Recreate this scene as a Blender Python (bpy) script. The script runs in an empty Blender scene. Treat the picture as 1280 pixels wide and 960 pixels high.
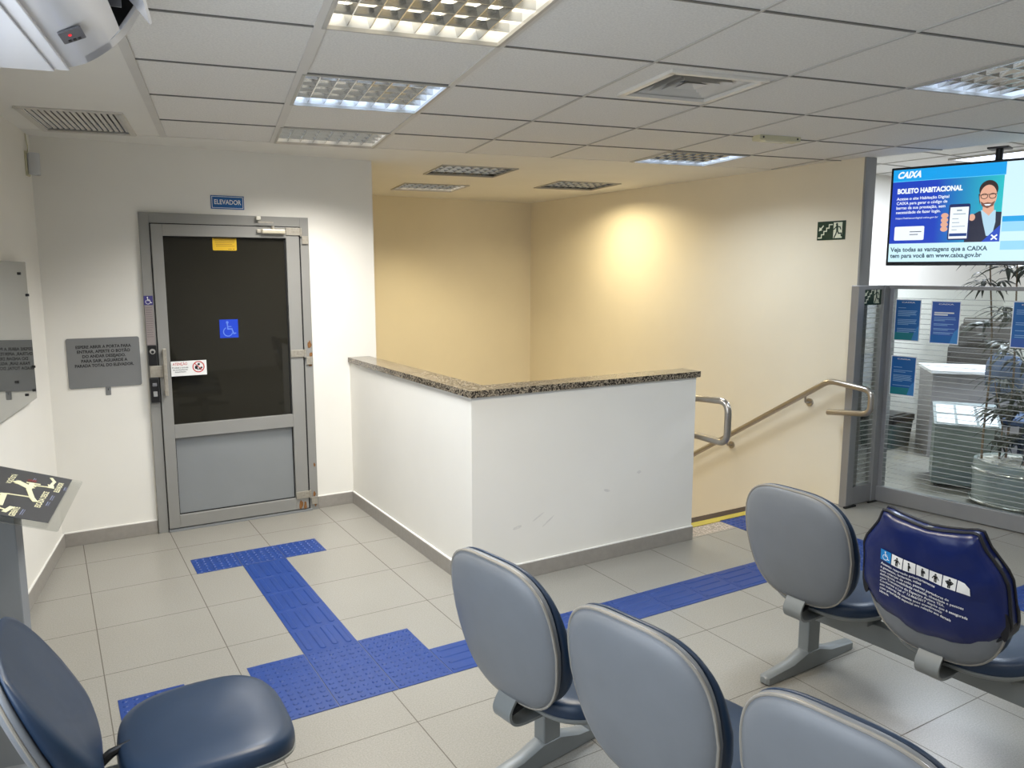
import bpy, bmesh, math, random
from mathutils import Matrix, Vector
random.seed(7)
sc = bpy.context.scene
COL = sc.collection
PI = math.pi
# ------------------------------------------------------------------ helpers
def lin(c):
    c = c / 255.0
    return c / 12.92 if c <= 0.04045 else ((c + 0.055) / 1.055) ** 2.4
def rgb(r, g, b): return (lin(r), lin(g), lin(b), 1.0)

def mat(name, col, rough=0.5, metal=0.0, noise=None, bump=None, emit=None, spec=None, coat=None, ior=None):
    m = bpy.data.materials.new(name); m.use_nodes = True
    nt = m.node_tree; b = nt.nodes['Principled BSDF']
    c = rgb(*col)
    b.inputs['Base Color'].default_value = c
    b.inputs['Roughness'].default_value = rough
    b.inputs['Metallic'].default_value = metal
    if spec is not None: b.inputs['Specular IOR Level'].default_value = spec
    if coat: b.inputs['Coat Weight'].default_value = coat
    tc = nt.nodes.new('ShaderNodeTexCoord')
    ns = noise or (6.0, 0.03)
    n = nt.nodes.new('ShaderNodeTexNoise'); n.inputs['Scale'].default_value = ns[0]; n.inputs['Detail'].default_value = 4
    nt.links.new(tc.outputs['Object'], n.inputs['Vector'])
    r = nt.nodes.new('ShaderNodeValToRGB')
    k = ns[1]
    r.color_ramp.elements[0].position = 0.3; r.color_ramp.elements[1].position = 0.7
    r.color_ramp.elements[0].color = (c[0] * (1 - k), c[1] * (1 - k), c[2] * (1 - k), 1)
    r.color_ramp.elements[1].color = (min(1, c[0] * (1 + k)), min(1, c[1] * (1 + k)), min(1, c[2] * (1 + k)), 1)
    nt.links.new(n.outputs['Fac'], r.inputs['Fac']); nt.links.new(r.outputs['Color'], b.inputs['Base Color'])
    if bump:
        n2 = nt.nodes.new('ShaderNodeTexNoise'); n2.inputs['Scale'].default_value = bump[0]; n2.inputs['Detail'].default_value = 3
        nt.links.new(tc.outputs['Object'], n2.inputs['Vector'])
        bp = nt.nodes.new('ShaderNodeBump'); bp.inputs['Strength'].default_value = bump[1]; bp.inputs['Distance'].default_value = bump[2]
        nt.links.new(n2.outputs['Fac'], bp.inputs['Height']); nt.links.new(bp.outputs['Normal'], b.inputs['Normal'])
    if emit:
        b.inputs['Emission Color'].default_value = c if len(emit) == 1 else rgb(*emit[1])
        b.inputs['Emission Strength'].default_value = emit[0]
    return m

def screen_mat(name, col, k=1.0):
    m = bpy.data.materials.new(name); m.use_nodes = True
    nt = m.node_tree; b = nt.nodes['Principled BSDF']
    b.inputs['Base Color'].default_value = (0.01, 0.01, 0.01, 1); b.inputs['Roughness'].default_value = 0.3
    b.inputs['Emission Color'].default_value = rgb(*col); b.inputs['Emission Strength'].default_value = SCREEN * k
    return m
SCREEN = 1.0

def grad_screen_mat(name, c0, c1, x0, x1, z0=0, z1=0):
    m = screen_mat(name, c0); nt = m.node_tree; b = nt.nodes['Principled BSDF']
    tc = nt.nodes.new('ShaderNodeTexCoord'); sp = nt.nodes.new('ShaderNodeSeparateXYZ')
    nt.links.new(tc.outputs['Object'], sp.inputs[0])
    mr = nt.nodes.new('ShaderNodeMapRange'); mr.inputs[1].default_value = x0; mr.inputs[2].default_value = x1
    nt.links.new(sp.outputs['X'], mr.inputs[0])
    r = nt.nodes.new('ShaderNodeValToRGB'); r.color_ramp.elements[0].color = rgb(*c0); r.color_ramp.elements[1].color = rgb(*c1)
    r.color_ramp.elements[0].position = 0.35
    nt.links.new(mr.outputs[0], r.inputs['Fac']); nt.links.new(r.outputs['Color'], b.inputs['Emission Color'])
    return m

class MB:
    """collects shapes into one bmesh, then links them as one object"""
    def __init__(s): s.bm = bmesh.new(); s.M = Matrix.Identity(4)
    def _add(s, verts):
        bmesh.ops.transform(s.bm, matrix=s.M, verts=verts)
    def box(s, c, d, bevel=0.0, rot=None, seg=2):
        r = bmesh.ops.create_cube(s.bm, size=1.0)
        v = r['verts']
        bmesh.ops.scale(s.bm, vec=d, verts=v)
        if bevel > 0:
            e = list({e for q in v for e in q.link_edges})
            rr = bmesh.ops.bevel(s.bm, geom=e, offset=bevel, segments=seg, affect='EDGES', profile=0.5)
            v = list({q for f in rr['faces'] for q in f.verts} | {q for q in v if q.is_valid})
        if rot is not None: bmesh.ops.transform(s.bm, matrix=rot.to_4x4(), verts=v)
        bmesh.ops.translate(s.bm, vec=c, verts=v)
        s._add(v); return s
    def cyl(s, p0, p1, r0, r1=None, seg=20, cap=True):
        p0, p1 = Vector(p0), Vector(p1); d = p1 - p0
        r = bmesh.ops.create_cone(s.bm, cap_ends=cap, segments=seg, radius1=r0, radius2=r0 if r1 is None else r1, depth=d.length)
        q = d.to_track_quat('Z', 'Y').to_matrix().to_4x4()
        bmesh.ops.transform(s.bm, matrix=Matrix.Translation((p0 + p1) / 2) @ q, verts=r['verts'])
        s._add(r['verts']); return s
    def sphere(s, c, r, sc_=(1, 1, 1), u=16, v=10):
        q = bmesh.ops.create_uvsphere(s.bm, u_segments=u, v_segments=v, radius=r)
        bmesh.ops.scale(s.bm, vec=sc_, verts=q['verts']); bmesh.ops.translate(s.bm, vec=c, verts=q['verts'])
        s._add(q['verts']); return s
    def poly(s, pts):
        v = [s.bm.verts.new(p) for p in pts]; s.bm.faces.new(v); s._add(v); return s
    def prism(s, pts2, z0, z1, frame=None):
        """polygon in local xy extruded z0..z1; frame maps local to world"""
        F = frame or Matrix.Identity(4)
        a = [s.bm.verts.new(F @ Vector((x, y, z0))) for x, y in pts2]
        b = [s.bm.verts.new(F @ Vector((x, y, z1))) for x, y in pts2]
        n = len(a)
        s.bm.faces.new(a[::-1]); s.bm.faces.new(b)
        for i in range(n): s.bm.faces.new((a[i], a[(i + 1) % n], b[(i + 1) % n], b[i]))
        s._add(a + b); return s
    def rings(s, rings, cap0=True, cap1=True, closed=True):
        R = [[s.bm.verts.new(p) for p in ring] for ring in rings]
        n = len(R[0])
        for i in range(len(R) - 1):
            for j in range(n if closed else n - 1):
                s.bm.faces.new((R[i][j], R[i][(j + 1) % n], R[i + 1][(j + 1) % n], R[i + 1][j]))
        if cap0: s.bm.faces.new(R[0][::-1])
        if cap1: s.bm.faces.new(R[-1])
        s._add([v for r in R for v in r]); return s
    def tube(s, pts, r, seg=14, fillet=0.0, fs=6):
        P = [Vector(p) for p in pts]
        if fillet > 0:
            Q = [P[0]]
            for i in range(1, len(P) - 1):
                a, b, c = P[i - 1], P[i], P[i + 1]
                f = min(fillet, (a - b).length * .49, (c - b).length * .49)
                p0 = b + (a - b).normalized() * f; p1 = b + (c - b).normalized() * f
                for k in range(fs + 1):
                    t = k / fs; Q.append(p0 * (1 - t) ** 2 + b * 2 * t * (1 - t) + p1 * t * t)
            Q.append(P[-1]); P = Q
        rings = []; up = None
        for i, p in enumerate(P):
            d = (P[min(i + 1, len(P) - 1)] - P[max(i - 1, 0)]).normalized()
            if up is None:
                up = Vector((0, 0, 1)) if abs(d.z) < .9 else Vector((1, 0, 0))
            x = d.cross(up).normalized(); y = x.cross(d).normalized(); up = y
            rr = r[i] if isinstance(r, (list, tuple)) else r
            rings.append([p + x * rr * math.cos(2 * PI * k / seg) + y * rr * math.sin(2 * PI * k / seg) for k in range(seg)])
        return s.rings(rings)
    def lathe(s, prof, c=(0, 0, 0), seg=48):
        rings = [[(c[0] + r * math.cos(2 * PI * k / seg), c[1] + r * math.sin(2 * PI * k / seg), c[2] + z) for k in range(seg)] for r, z in prof]
        return s.rings(rings, cap0=True, cap1=True)
    def build(s, name, m, parent=None, smooth=False, angle=35):
        bmesh.ops.recalc_face_normals(s.bm, faces=s.bm.faces)
        me = bpy.data.meshes.new(name); s.bm.to_mesh(me); s.bm.free()
        if smooth:
            me.polygons.foreach_set('use_smooth', [True] * len(me.polygons))
            me.set_sharp_from_angle(angle=math.radians(angle))
        me.materials.append(m)
        o = bpy.data.objects.new(name, me); COL.objects.link(o)
        if parent: o.parent = parent
        return o

def tag(o, label=None, cat=None, group=None, kind=None):
    if label: o['label'] = label
    if cat: o['category'] = cat
    if group: o['group'] = group
    if kind: o['kind'] = kind
    return o
def empty(name, loc=(0, 0, 0), rz=0.0, M=None):
    o = bpy.data.objects.new(name, None); COL.objects.link(o)
    o.empty_display_size = 0.1
    if M is not None: o.matrix_world = M
    else: o.location = loc; o.rotation_euler = (0, 0, rz)
    return o
def struct(o): o['kind'] = 'structure'; return o

_tx = {}
def text_mesh(s, size, bold=0.0, align='CENTER', spacing=1.0, line=1.0, width=None, depth=0.0):
    cu = bpy.data.curves.new('txt', 'FONT'); cu.body = s; cu.size = size; cu.align_x = align; cu.align_y = 'CENTER'
    cu.offset = bold * size; cu.space_character = spacing; cu.space_line = line; cu.extrude = depth
    cu.resolution_u = 3
    o = bpy.data.objects.new('txt', cu); COL.objects.link(o)
    dg = bpy.context.evaluated_depsgraph_get(); dg.update()
    me = bpy.data.meshes.new_from_object(o.evaluated_get(dg))
    bpy.data.objects.remove(o); bpy.data.curves.remove(cu)
    if width and len(me.vertices):
        xs = [v.co.x for v in me.vertices]; w = max(xs) - min(xs); k = width / w
        for v in me.vertices: v.co.x *= k
    return me
def text(name, s, size, m, parent, loc, **kw):
    """lettering lying in parent's local xy plane"""
    me = text_mesh(s, size, **kw); me.name = name; me.materials.append(m)
    o = bpy.data.objects.new(name, me); COL.objects.link(o); o.parent = parent; o.location = loc
    return o
def flat(name, pts, z, t, m, parent):
    """thin flat piece in parent's local xy plane"""
    return MB().prism(pts, z, z + t).build(name, m, parent)
def rect(x0, y0, x1, y1): return [(x0, y0), (x1, y0), (x1, y1), (x0, y1)]
def rrect(x0, y0, x1, y1, r, n=5):
    P = []
    for cx, cy, a in ((x1 - r, y1 - r, 0), (x0 + r, y1 - r, PI / 2), (x0 + r, y0 + r, PI), (x1 - r, y0 + r, 1.5 * PI)):
        for k in range(n + 1):
            t = a + k / n * PI / 2; P.append((cx + r * math.cos(t), cy + r * math.sin(t)))
    return P
def circ(cx, cy, r, n=24, ry=None):
    return [(cx + r * math.cos(2 * PI * k / n), cy + (ry or r) * math.sin(2 * PI * k / n)) for k in range(n)]
def stroke(pts, w):
    """polyline to a list of quads (2D)"""
    out = []
    for (x0, y0), (x1, y1) in zip(pts[:-1], pts[1:]):
        d = Vector((x1 - x0, y1 - y0)); l = d.length or 1; d /= l; n = Vector((-d.y, d.x)) * w / 2; e = d * w * .5
        out.append([(x0 - e.x + n.x, y0 - e.y + n.y), (x0 - e.x - n.x, y0 - e.y - n.y), (x1 + e.x - n.x, y1 + e.y - n.y), (x1 + e.x + n.x, y1 + e.y + n.y)])
    return out
def flats(name, polys, z, t, m, parent):
    mb = MB()
    for i, p in enumerate(polys): mb.prism(p, z, z + t + i * 1e-6)
    return mb.build(name, m, parent)
def frame3(origin, x, y, z):
    x, y, z = Vector(x), Vector(y), Vector(z)
    M = Matrix.Identity(4)
    for i, a in enumerate((x, y, z)):
        for j in range(3): M[j][i] = a[j]
    for j in range(3): M[j][3] = origin[j]
    return M
def on_back_wall(u, z, v): return frame3((u, v, z), (1, 0, 0), (0, 0, 1), (0, -1, 0))
def on_right_wall(v, z, u): return frame3((u, v, z), (0, -1, 0), (0, 0, 1), (-1, 0, 0))

# ------------------------------------------------------------------ frames
CA = Vector((math.cos(-.1857), math.sin(-.1857), 0)); CB = Vector((-CA.y, CA.x, 0))     # ceiling grid axes
CO = Vector((.228, 2.702, 0)); PC, PR = .612, .6207
ZC = 2.476
def cg(i, b, z=ZC):           # ceiling grid column i, distance b along rows
    p = CO + CA * (i * PC) + CB * b; return Vector((p.x, p.y, z))
LW = Vector((0.006, 5.455, 0))   # left wall / back wall corner
GA = Vector((5.255, 3.50, 0)); GD = Vector((.157, -.9876, 0)).normalized(); GN = Vector((GD.y, -GD.x, 0)).normalized()  # glass line
if GN.x > 0: GN = -GN
VB = 5.44; UR = 4.93; VH = 3.56; UH = 1.88

# ------------------------------------------------------------------ materials
M = {}
M['wall'] = mat('white_wall_paint', (230, 227, 219), .55, noise=(2.5, .018), bump=(90, .04, .002))
M['stairwall'] = mat('warm_lit_wall_paint', (228, 219, 198), .55, noise=(2.5, .018), bump=(90, .04, .002))  # warm stairwell light tinted into the white wall colour
M['pillar'] = mat('gray_wall_end', (142, 141, 138), .5)  # darker gray than the wall it closes off
M['plaster'] = mat('ceiling_plaster', (226, 224, 218), .7, noise=(3, .02))
M['ctile'] = mat('mineral_fibre_tile', (220, 218, 213), .85, noise=(130, .085), bump=(220, .25, .002))
M['cgrid'] = mat('ceiling_grid_bar_lit', (178, 175, 170), .5)  # highlight of the column bars put into the gray; office grid shares it
M['cgrid_l'] = mat('ceiling_grid_bar_wide_lit', (205, 202, 196), .5)  # wide column bars paler still, their highlight put into the colour
M['base'] = mat('baseboard_tile', (146, 141, 134), .35, noise=(30, .06))
M['grout'] = mat('white_sealant', (222, 220, 214), .7)
M['doorgray'] = mat('gray_enamel', (138, 137, 133), .42, noise=(4, .03))
M['doorpanel'] = mat('gray_sheet_panel', (131, 134, 135), .4, noise=(3, .03))
M['dark'] = mat('black_gap', (12, 12, 12), .6)
M['black'] = mat('black_plastic', (22, 22, 24), .35)
M['steel'] = mat('brushed_steel', (178, 172, 164), .28, 1.0, noise=(60, .05))
M['alu'] = mat('aluminium_frame', (152, 152, 153), .38, .55, noise=(8, .03))
M['hinge'] = mat('worn_hinge_metal', (168, 162, 150), .45, .5, noise=(60, .12))
M['rust'] = mat('rust_stain', (124, 84, 44), .8, noise=(60, .35))
M['shell'] = mat('gray_plastic_shell', (112, 116, 121), .42, noise=(9, .035))
M['navy'] = mat('navy_vinyl', (26, 46, 70), .40, noise=(12, .04), bump=(350, .06, .001))
M['bench'] = mat('gray_bench_enamel', (122, 126, 126), .38, noise=(10, .02))
M['cover'] = mat('navy_cover_vinyl', (11, 27, 82), .30, noise=(7, .12), bump=(7, .35, .02))
M['coveredge'] = mat('black_binding', (14, 14, 22), .5)
M['white'] = mat('white_print', (232, 232, 230), .5)
M['paper'] = mat('paper_white', (236, 238, 240), .6)
M['acwhite'] = mat('glossy_white_plastic', (232, 233, 238), .10, noise=(3, .01))
M['acgray'] = mat('gray_display_plastic', (112, 112, 116), .3)
M['red'] = mat('red_indicator', (210, 40, 50), .3, emit=(1.0,))
M['signblue'] = mat('sign_blue', (10, 88, 152), .35)
M['iconblue'] = mat('access_blue', (22, 62, 190), .4)
M['yellow'] = mat('yellow_sticker', (212, 172, 28), .45)
M['stepyellow'] = mat('yellow_step_strip', (176, 158, 62), .6, noise=(40, .08))
M['brown'] = mat('dark_brown_edge', (46, 28, 20), .5)
M['redprint'] = mat('red_print', (190, 40, 40), .5)
M['blackprint'] = mat('black_print', (20, 20, 20), .5)
M['plaque'] = mat('gray_plaque', (128, 129, 129), .4, .2)
M['exitgreen'] = mat('exit_green', (10, 48, 26), .4)
M['glowwhite'] = mat('photoluminescent_print', (226, 230, 208), .5)
M['cream'] = mat('cream_plastic', (200, 195, 165), .5)
M['louver'] = mat('mirror_louver', (214, 214, 212), .14, 1.0)
M['fix'] = mat('fixture_frame', (176, 172, 164), .4)
M['reflector'] = mat('unlit_fixture_reflector', (140, 140, 138), .10, 1.0)  # darker copy of the reflector for unlit tubes
M['reflector_lit'] = mat('lit_fixture_reflector', (232, 232, 230), .32, .35)  # same reflector painted whiter where the tubes are lit
M['grille'] = mat('vent_grille', (204, 200, 192), .5)
M['mapdark'] = mat('map_panel', (66, 67, 70), .4)
M['mapcream'] = mat('map_relief', (240, 236, 196), .5)
M['post'] = mat('gray_post_enamel', (122, 126, 130), .4)
M['pebble'] = mat('white_pebbles', (226, 222, 212), .6, noise=(20, .12))
M['leaf'] = mat('bamboo_leaf', (52, 60, 46), .5, noise=(14, .25))
M['stem'] = mat('bamboo_stem', (128, 104, 78), .6, noise=(30, .2))
M['cabinet'] = mat('kiosk_laminate', (128, 138, 134), .4)
M['bin'] = mat('green_gray_bin', (72, 88, 88), .45)
M['desk'] = mat('desk_laminate', (146, 142, 144), .5)
M['monitor'] = mat('dark_equipment', (62, 58, 55), .45)
M['chairblue'] = mat('blue_office_fabric', (74, 92, 122), .7)
M['tvframe'] = mat('tv_bezel', (16, 20, 30), .25)
M['officefloor'] = None
M['posterblue'] = mat('poster_blue', (22, 98, 168), .35)
M['posterteal'] = mat('poster_teal', (22, 128, 138), .35)
M['posterviolet'] = mat('poster_violet', (52, 92, 170), .35)
M['posterprint'] = mat('poster_pale_print', (150, 190, 225), .5)

def floor_material():
    m = bpy.data.materials.new('porcelain_floor_tiles'); m.use_nodes = True
    nt = m.node_tree; N = nt.nodes; L = nt.links; b = N['Principled BSDF']
    tc = N.new('ShaderNodeTexCoord'); sp = N.new('ShaderNodeSeparateXYZ'); L.new(tc.outputs['Object'], sp.inputs[0])
    def mth(op, a, bb=None):
        n = N.new('ShaderNodeMath'); n.operation = op
        for i, x in enumerate((a, bb)):
            if x is None: continue
            if isinstance(x, (int, float)): n.inputs[i].default_value = x
            else: L.new(x, n.inputs[i])
        return n.outputs[0]
    def line(ax, o, p):
        f = mth('FRACT', mth('DIVIDE', mth('SUBTRACT', ax, o), p))
        d = mth('MINIMUM', f, mth('SUBTRACT', 1.0, f))
        return mth('LESS_THAN', d, .0021 / p)
    g = mth('MAXIMUM', line(sp.outputs['X'], .111 - 10 * .5007, .5007), line(sp.outputs['Y'], 5.5638 - 20 * .5, .5))
    n1 = N.new('ShaderNodeTexNoise'); n1.inputs['Scale'].default_value = 170; n1.inputs['Detail'].default_value = 2
    n2 = N.new('ShaderNodeTexNoise'); n2.inputs['Scale'].default_value = 1.4; n2.inputs['Detail'].default_value = 3
    L.new(tc.outputs['Object'], n1.inputs['Vector']); L.new(tc.outputs['Object'], n2.inputs['Vector'])
    r1 = N.new('ShaderNodeValToRGB'); r1.color_ramp.elements[0].position = .35; r1.color_ramp.elements[1].position = .65
    r1.color_ramp.elements[0].color = rgb(133, 130, 122); r1.color_ramp.elements[1].color = rgb(148, 145, 137)
    L.new(n1.outputs['Fac'], r1.inputs['Fac'])
    r2 = N.new('ShaderNodeValToRGB'); r2.color_ramp.elements[0].position = .3; r2.color_ramp.elements[1].position = .7
    r2.color_ramp.elements[0].color = (.93, .92, .91, 1); r2.color_ramp.elements[1].color = (1, 1, 1, 1)
    L.new(n2.outputs['Fac'], r2.inputs['Fac'])
    mx = N.new('ShaderNodeMix'); mx.data_type = 'RGBA'; mx.blend_type = 'MULTIPLY'; mx.inputs['Factor'].default_value = 1
    L.new(r1.outputs['Color'], mx.inputs['A']); L.new(r2.outputs['Color'], mx.inputs['B'])
    m2 = N.new('ShaderNodeMix'); m2.data_type = 'RGBA'; L.new(g, m2.inputs['Factor'])
    L.new(mx.outputs['Result'], m2.inputs['A']); m2.inputs['B'].default_value = rgb(92, 86, 78)
    L.new(m2.outputs['Result'], b.inputs['Base Color'])
    rr = mth('ADD', mth('MULTIPLY', g, .4), .30); L.new(rr, b.inputs['Roughness'])
    b.inputs['Specular IOR Level'].default_value = .45
    return m
M['floor'] = floor_material()

def granite_material(name, c0, c1, c2, scale=120):
    m = bpy.data.materials.new(name); m.use_nodes = True
    nt = m.node_tree; N = nt.nodes; L = nt.links; b = N['Principled BSDF']
    tc = N.new('ShaderNodeTexCoord')
    v = N.new('ShaderNodeTexVoronoi'); v.inputs['Scale'].default_value = scale
    L.new(tc.outputs['Object'], v.inputs['Vector'])
    sp = N.new('ShaderNodeSeparateColor'); L.new(v.outputs['Color'], sp.inputs[0])
    r = N.new('ShaderNodeValToRGB'); r.color_ramp.interpolation = 'CONSTANT'
    e = r.color_ramp.elements; e[0].color = rgb(*c0); e[1].position = .35; e[1].color = rgb(*c1)
    x = e.new(.75); x.color = rgb(*c2)
    L.new(sp.outputs[0], r.inputs['Fac']); L.new(r.outputs['Color'], b.inputs['Base Color'])
    b.inputs['Roughness'].default_value = .15
    return m
M['granite'] = granite_material('dark_speckled_granite', (42, 38, 34), (112, 102, 88), (160, 148, 128), 150)
M['granite2'] = granite_material('light_speckled_granite', (138, 128, 120), (160, 150, 140), (184, 174, 164), 130)
M['tactile'] = mat('blue_tactile_rubber', (11, 51, 118), .42, noise=(9, .06))

def glass_material(name, tint=(1, 1, 1), fac=1.0):
    m = bpy.data.materials.new(name); m.use_nodes = True
    nt = m.node_tree; N = nt.nodes; L = nt.links
    for n in list(N):
        if n.type != 'OUTPUT_MATERIAL': N.remove(n)
    out = [n for n in N if n.type == 'OUTPUT_MATERIAL'][0]
    t = N.new('ShaderNodeBsdfTransparent'); t.inputs[0].default_value = (*tint, 1)
    g = N.new('ShaderNodeBsdfGlossy'); g.inputs['Roughness'].default_value = .02
    f = N.new('ShaderNodeFresnel'); f.inputs['IOR'].default_value = 1.5
    mm = N.new('ShaderNodeMath'); mm.operation = 'MULTIPLY'; mm.inputs[1].default_value = fac; L.new(f.outputs[0], mm.inputs[0])
    mx = N.new('ShaderNodeMixShader'); L.new(mm.outputs[0], mx.inputs[0]); L.new(t.outputs[0], mx.inputs[1]); L.new(g.outputs[0], mx.inputs[2])
    L.new(mx.outputs[0], out.inputs[0])
    return m
M['glass'] = glass_material('clear_glass', (.93, .96, .95), .8)
M['doorglass'] = mat('dark_tinted_glass', (46, 44, 37), .03)
_n = M['doorglass'].node_tree; _b = _n.nodes['Principled BSDF']; _t = _n.nodes.new('ShaderNodeBsdfTransparent'); _t.inputs[0].default_value = (.25, .24, .21, 1)
_m = _n.nodes.new('ShaderNodeMixShader'); _m.inputs[0].default_value = .7; _n.links.new(_t.outputs[0], _m.inputs[1]); _n.links.new(_b.outputs[0], _m.inputs[2])
_n.links.new(_m.outputs[0], [x for x in _n.nodes if x.type == 'OUTPUT_MATERIAL'][0].inputs[0])
M['acrylic'] = glass_material('clear_acrylic', (.97, .98, .97), .45)
def film_material():
    m = bpy.data.materials.new('frosted_film'); m.use_nodes = True
    nt = m.node_tree; N = nt.nodes; L = nt.links
    out = [n for n in N if n.type == 'OUTPUT_MATERIAL'][0]
    for n in list(N):
        if n != out: N.remove(n)
    t = N.new('ShaderNodeBsdfTransparent'); d = N.new('ShaderNodeBsdfDiffuse'); d.inputs[0].default_value = rgb(205, 208, 206)
    mx = N.new('ShaderNodeMixShader'); mx.inputs[0].default_value = .55
    L.new(t.outputs[0], mx.inputs[1]); L.new(d.outputs[0], mx.inputs[2]); L.new(mx.outputs[0], out.inputs[0])
    return m
M['film'] = film_material()

# ------------------------------------------------------------------ room shell
# floor (landing opening left free)
f = MB()
for x0, y0, x1, y1 in ((-3.2, -3.6, 11.0, 3.575), (-3.2, 3.575, UH, 5.5), (UR + .02, 3.575, 11.0, 5.2)):
    f.box(((x0 + x1) / 2, (y0 + y1) / 2, -.06), (x1 - x0, y1 - y0, .12))
struct(f.build('floor', M['floor']))
g = MB().box(((3.46 + UR) / 2, (3.575 + 3.79) / 2, -.025), (UR - 3.46, .215, .05))
struct(g.build('trim_1', M['granite2']))
# stairs going down behind the parapet
st = MB()
for k in range(9):
    y0 = 3.79 + k * .28; z = -.172 * (k + 1)
    st.box(((3.46 + UR) / 2, y0 + .16, z - .05), (UR - 3.46, .32, .10))
    st.box(((3.46 + UR) / 2, y0 + .01, z + .061), (UR - 3.46, .02, .122))
st.box(((UH + UR) / 2, 7.05, -1.70), (UR - UH, 1.7, .12))
struct(st.build('floor_stairs', M['granite2']))

# back (door) wall with the door opening
D0, D1, DT = .548, 1.606, 2.062          # outer edges of the door frame
UE = 2.085                               # free end of the back wall
w = MB()
w.box(((-.3 + D0) / 2, VB + .09, 1.24), (D0 + .3, .18, 2.48))
w.box(((D1 + UE) / 2, VB + .09, 1.24), (UE - D1, .18, 2.48))
w.box(((D0 + D1) / 2, VB + .09, (DT + 2.48) / 2), (D1 - D0, .18, 2.48 - DT))
struct(w.build('wall_back', M['wall']))
# shaft behind the elevator door
w = MB()
w.box((.2, VB + .9, 1.24), (.1, 1.44, 2.48)); w.box((1.10, VB + 1.65, 1.24), (1.9, .06, 2.48))
w.box((1.10, VB + .9, 2.44), (1.9, 1.5, .05)); w.box((1.10, VB + .9, -.06), (1.7, 1.5, .12))
struct(w.build('wall_shaft', M['plaster']))
# stairwell walls
w = MB(); w.box((2.035, (VB + .18 + 7.9) / 2, -.2), (.10, 7.9 - VB - .18, 5.4)); struct(w.build('wall_stairwell_left', M['stairwall']))
w = MB(); w.box((3.5, 7.88, -.2), (3.2, .10, 5.4)); struct(w.build('wall_stairwell_back', M['stairwall']))
w = MB(); w.box((UR + .055, (3.52 + 7.93) / 2, -.2), (.11, 7.93 - 3.52, 5.4)); struct(w.build('wall_right', M['stairwall']))
w = MB(); w.box((UR + .055, 3.514, 1.24), (.114, .014, 2.476)); struct(w.build('wall_right_end', M['pillar']))
# left wall, parallel to the ceiling grid
nL = CA
def lw(d, z=0.0, off=0.0): p = LW + CB * d + CA * off; return Vector((p.x, p.y, z))
w = MB(); c = lw(-4.3, 1.24, -.08)
w.box(c, (.16, 9.2, 2.48), rot=Matrix.Rotation(-.1857, 3, 'Z')); struct(w.build('wall_left', M['wall']))
# walls behind the camera and round the office, closing the space
w = MB(); w.box((4, -3.35, 1.3), (14, .1, 2.7)); struct(w.build('wall_rear', M['wall']))
w = MB(); w.box((7.3, 4.95, 1.35), (4.6, .1, 2.8)); struct(w.build('wall_office_back', M['wall']))
w = MB(); w.box((9.6, .9, 1.35), (.1, 8.3, 2.8)); struct(w.build('wall_office_right', M['wall']))

# parapet round the stair opening
w = MB()
w.box(((UH + 3.462) / 2, VH + .055, -.2 + .62), (3.462 - UH, .11, 1.245 * 2 - 1.245 + .01))
w.box((UH + .055, (VH + .11 + VB) / 2, .42), (.11, VB - VH - .11, 1.255))
struct(w.build('wall_parapet', M['wall']))
w = MB()
w.box(((UH + 3.462) / 2, VH + .055, -1.2), (3.462 - UH, .10, 2.0)); w.box((UH + .055, (VH + VB) / 2 + .9, -1.2), (.10, VB - VH + 1.8, 2.0))
struct(w.build('wall_stairwell_lower', M['stairwall']))
g = MB()
O = [(UH - .012, VB), (UH - .012, VH - .015), (3.485, VH - .015), (3.485, VH + .15), (2.03, VH + .15), (2.03, VB)]
g.prism(O, 1.048, 1.084)
struct(g.build('trim_2', M['granite']))

sc_m = mat('scuff_gray', (216, 213, 206), .6, noise=(40, .06)); sc_i = 0
for u, z, a, b_, ang in ((2.16, .30, .035, .012, .2), (2.30, .34, .05, .006, .5), (2.36, .30, .06, .005, .6), (2.78, .42, .03, .010, -.3), (3.02, .50, .02, .012, .1)):
    F_ = frame3((u, VH, z), (math.cos(ang), 0, math.sin(ang)), (-math.sin(ang), 0, math.cos(ang)), (0, -1, 0))
    pts = [(a * math.cos(q) * random.uniform(.7, 1), b_ * math.sin(q) * random.uniform(.6, 1)) for q in [k * PI / 8 for k in range(16)]]
    struct(MB().prism(pts, .0001, .0006, F_).build('wall_scuff', sc_m, bpy.data.objects['wall_parapet']))
# baseboards: tile strip with a pale sealant line on top
def baseboard(name, p0, p1, off):
    p0, p1 = Vector((*p0, 0)), Vector((*p1, 0)); d = p1 - p0; a = math.atan2(d.y, d.x); c = (p0 + p1) / 2
    o = Vector((off[0], off[1], 0)) * .006
    b = MB().box((c.x + o.x, c.y + o.y, .043), (d.length, .012, .086), bevel=.002, rot=Matrix.Rotation(a, 3, 'Z')).build(name, M['base'])
    struct(b)
    MB().box((c.x + o.x * .8, c.y + o.y * .8, .0885), (d.length, .010, .005), rot=Matrix.Rotation(a, 3, 'Z')).build('sealant_line', M['grout'], b)
pl = lw(-8.0)
baseboard('baseboard_back_left', (LW.x, VB), (D0 - .004, VB), (0, -1))
baseboard('baseboard_back_right', (D1 + .004, VB), (UH, VB), (0, -1))
baseboard('baseboard_left', (pl.x, pl.y), (LW.x, LW.y - .01), (CA.x, CA.y))
baseboard('baseboard_parapet_left', (UH, VH - .012), (UH, VB), (-1, 0))
baseboard('baseboard_parapet_front', (UH - .012, VH), (3.466, VH), (0, -1))

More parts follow.
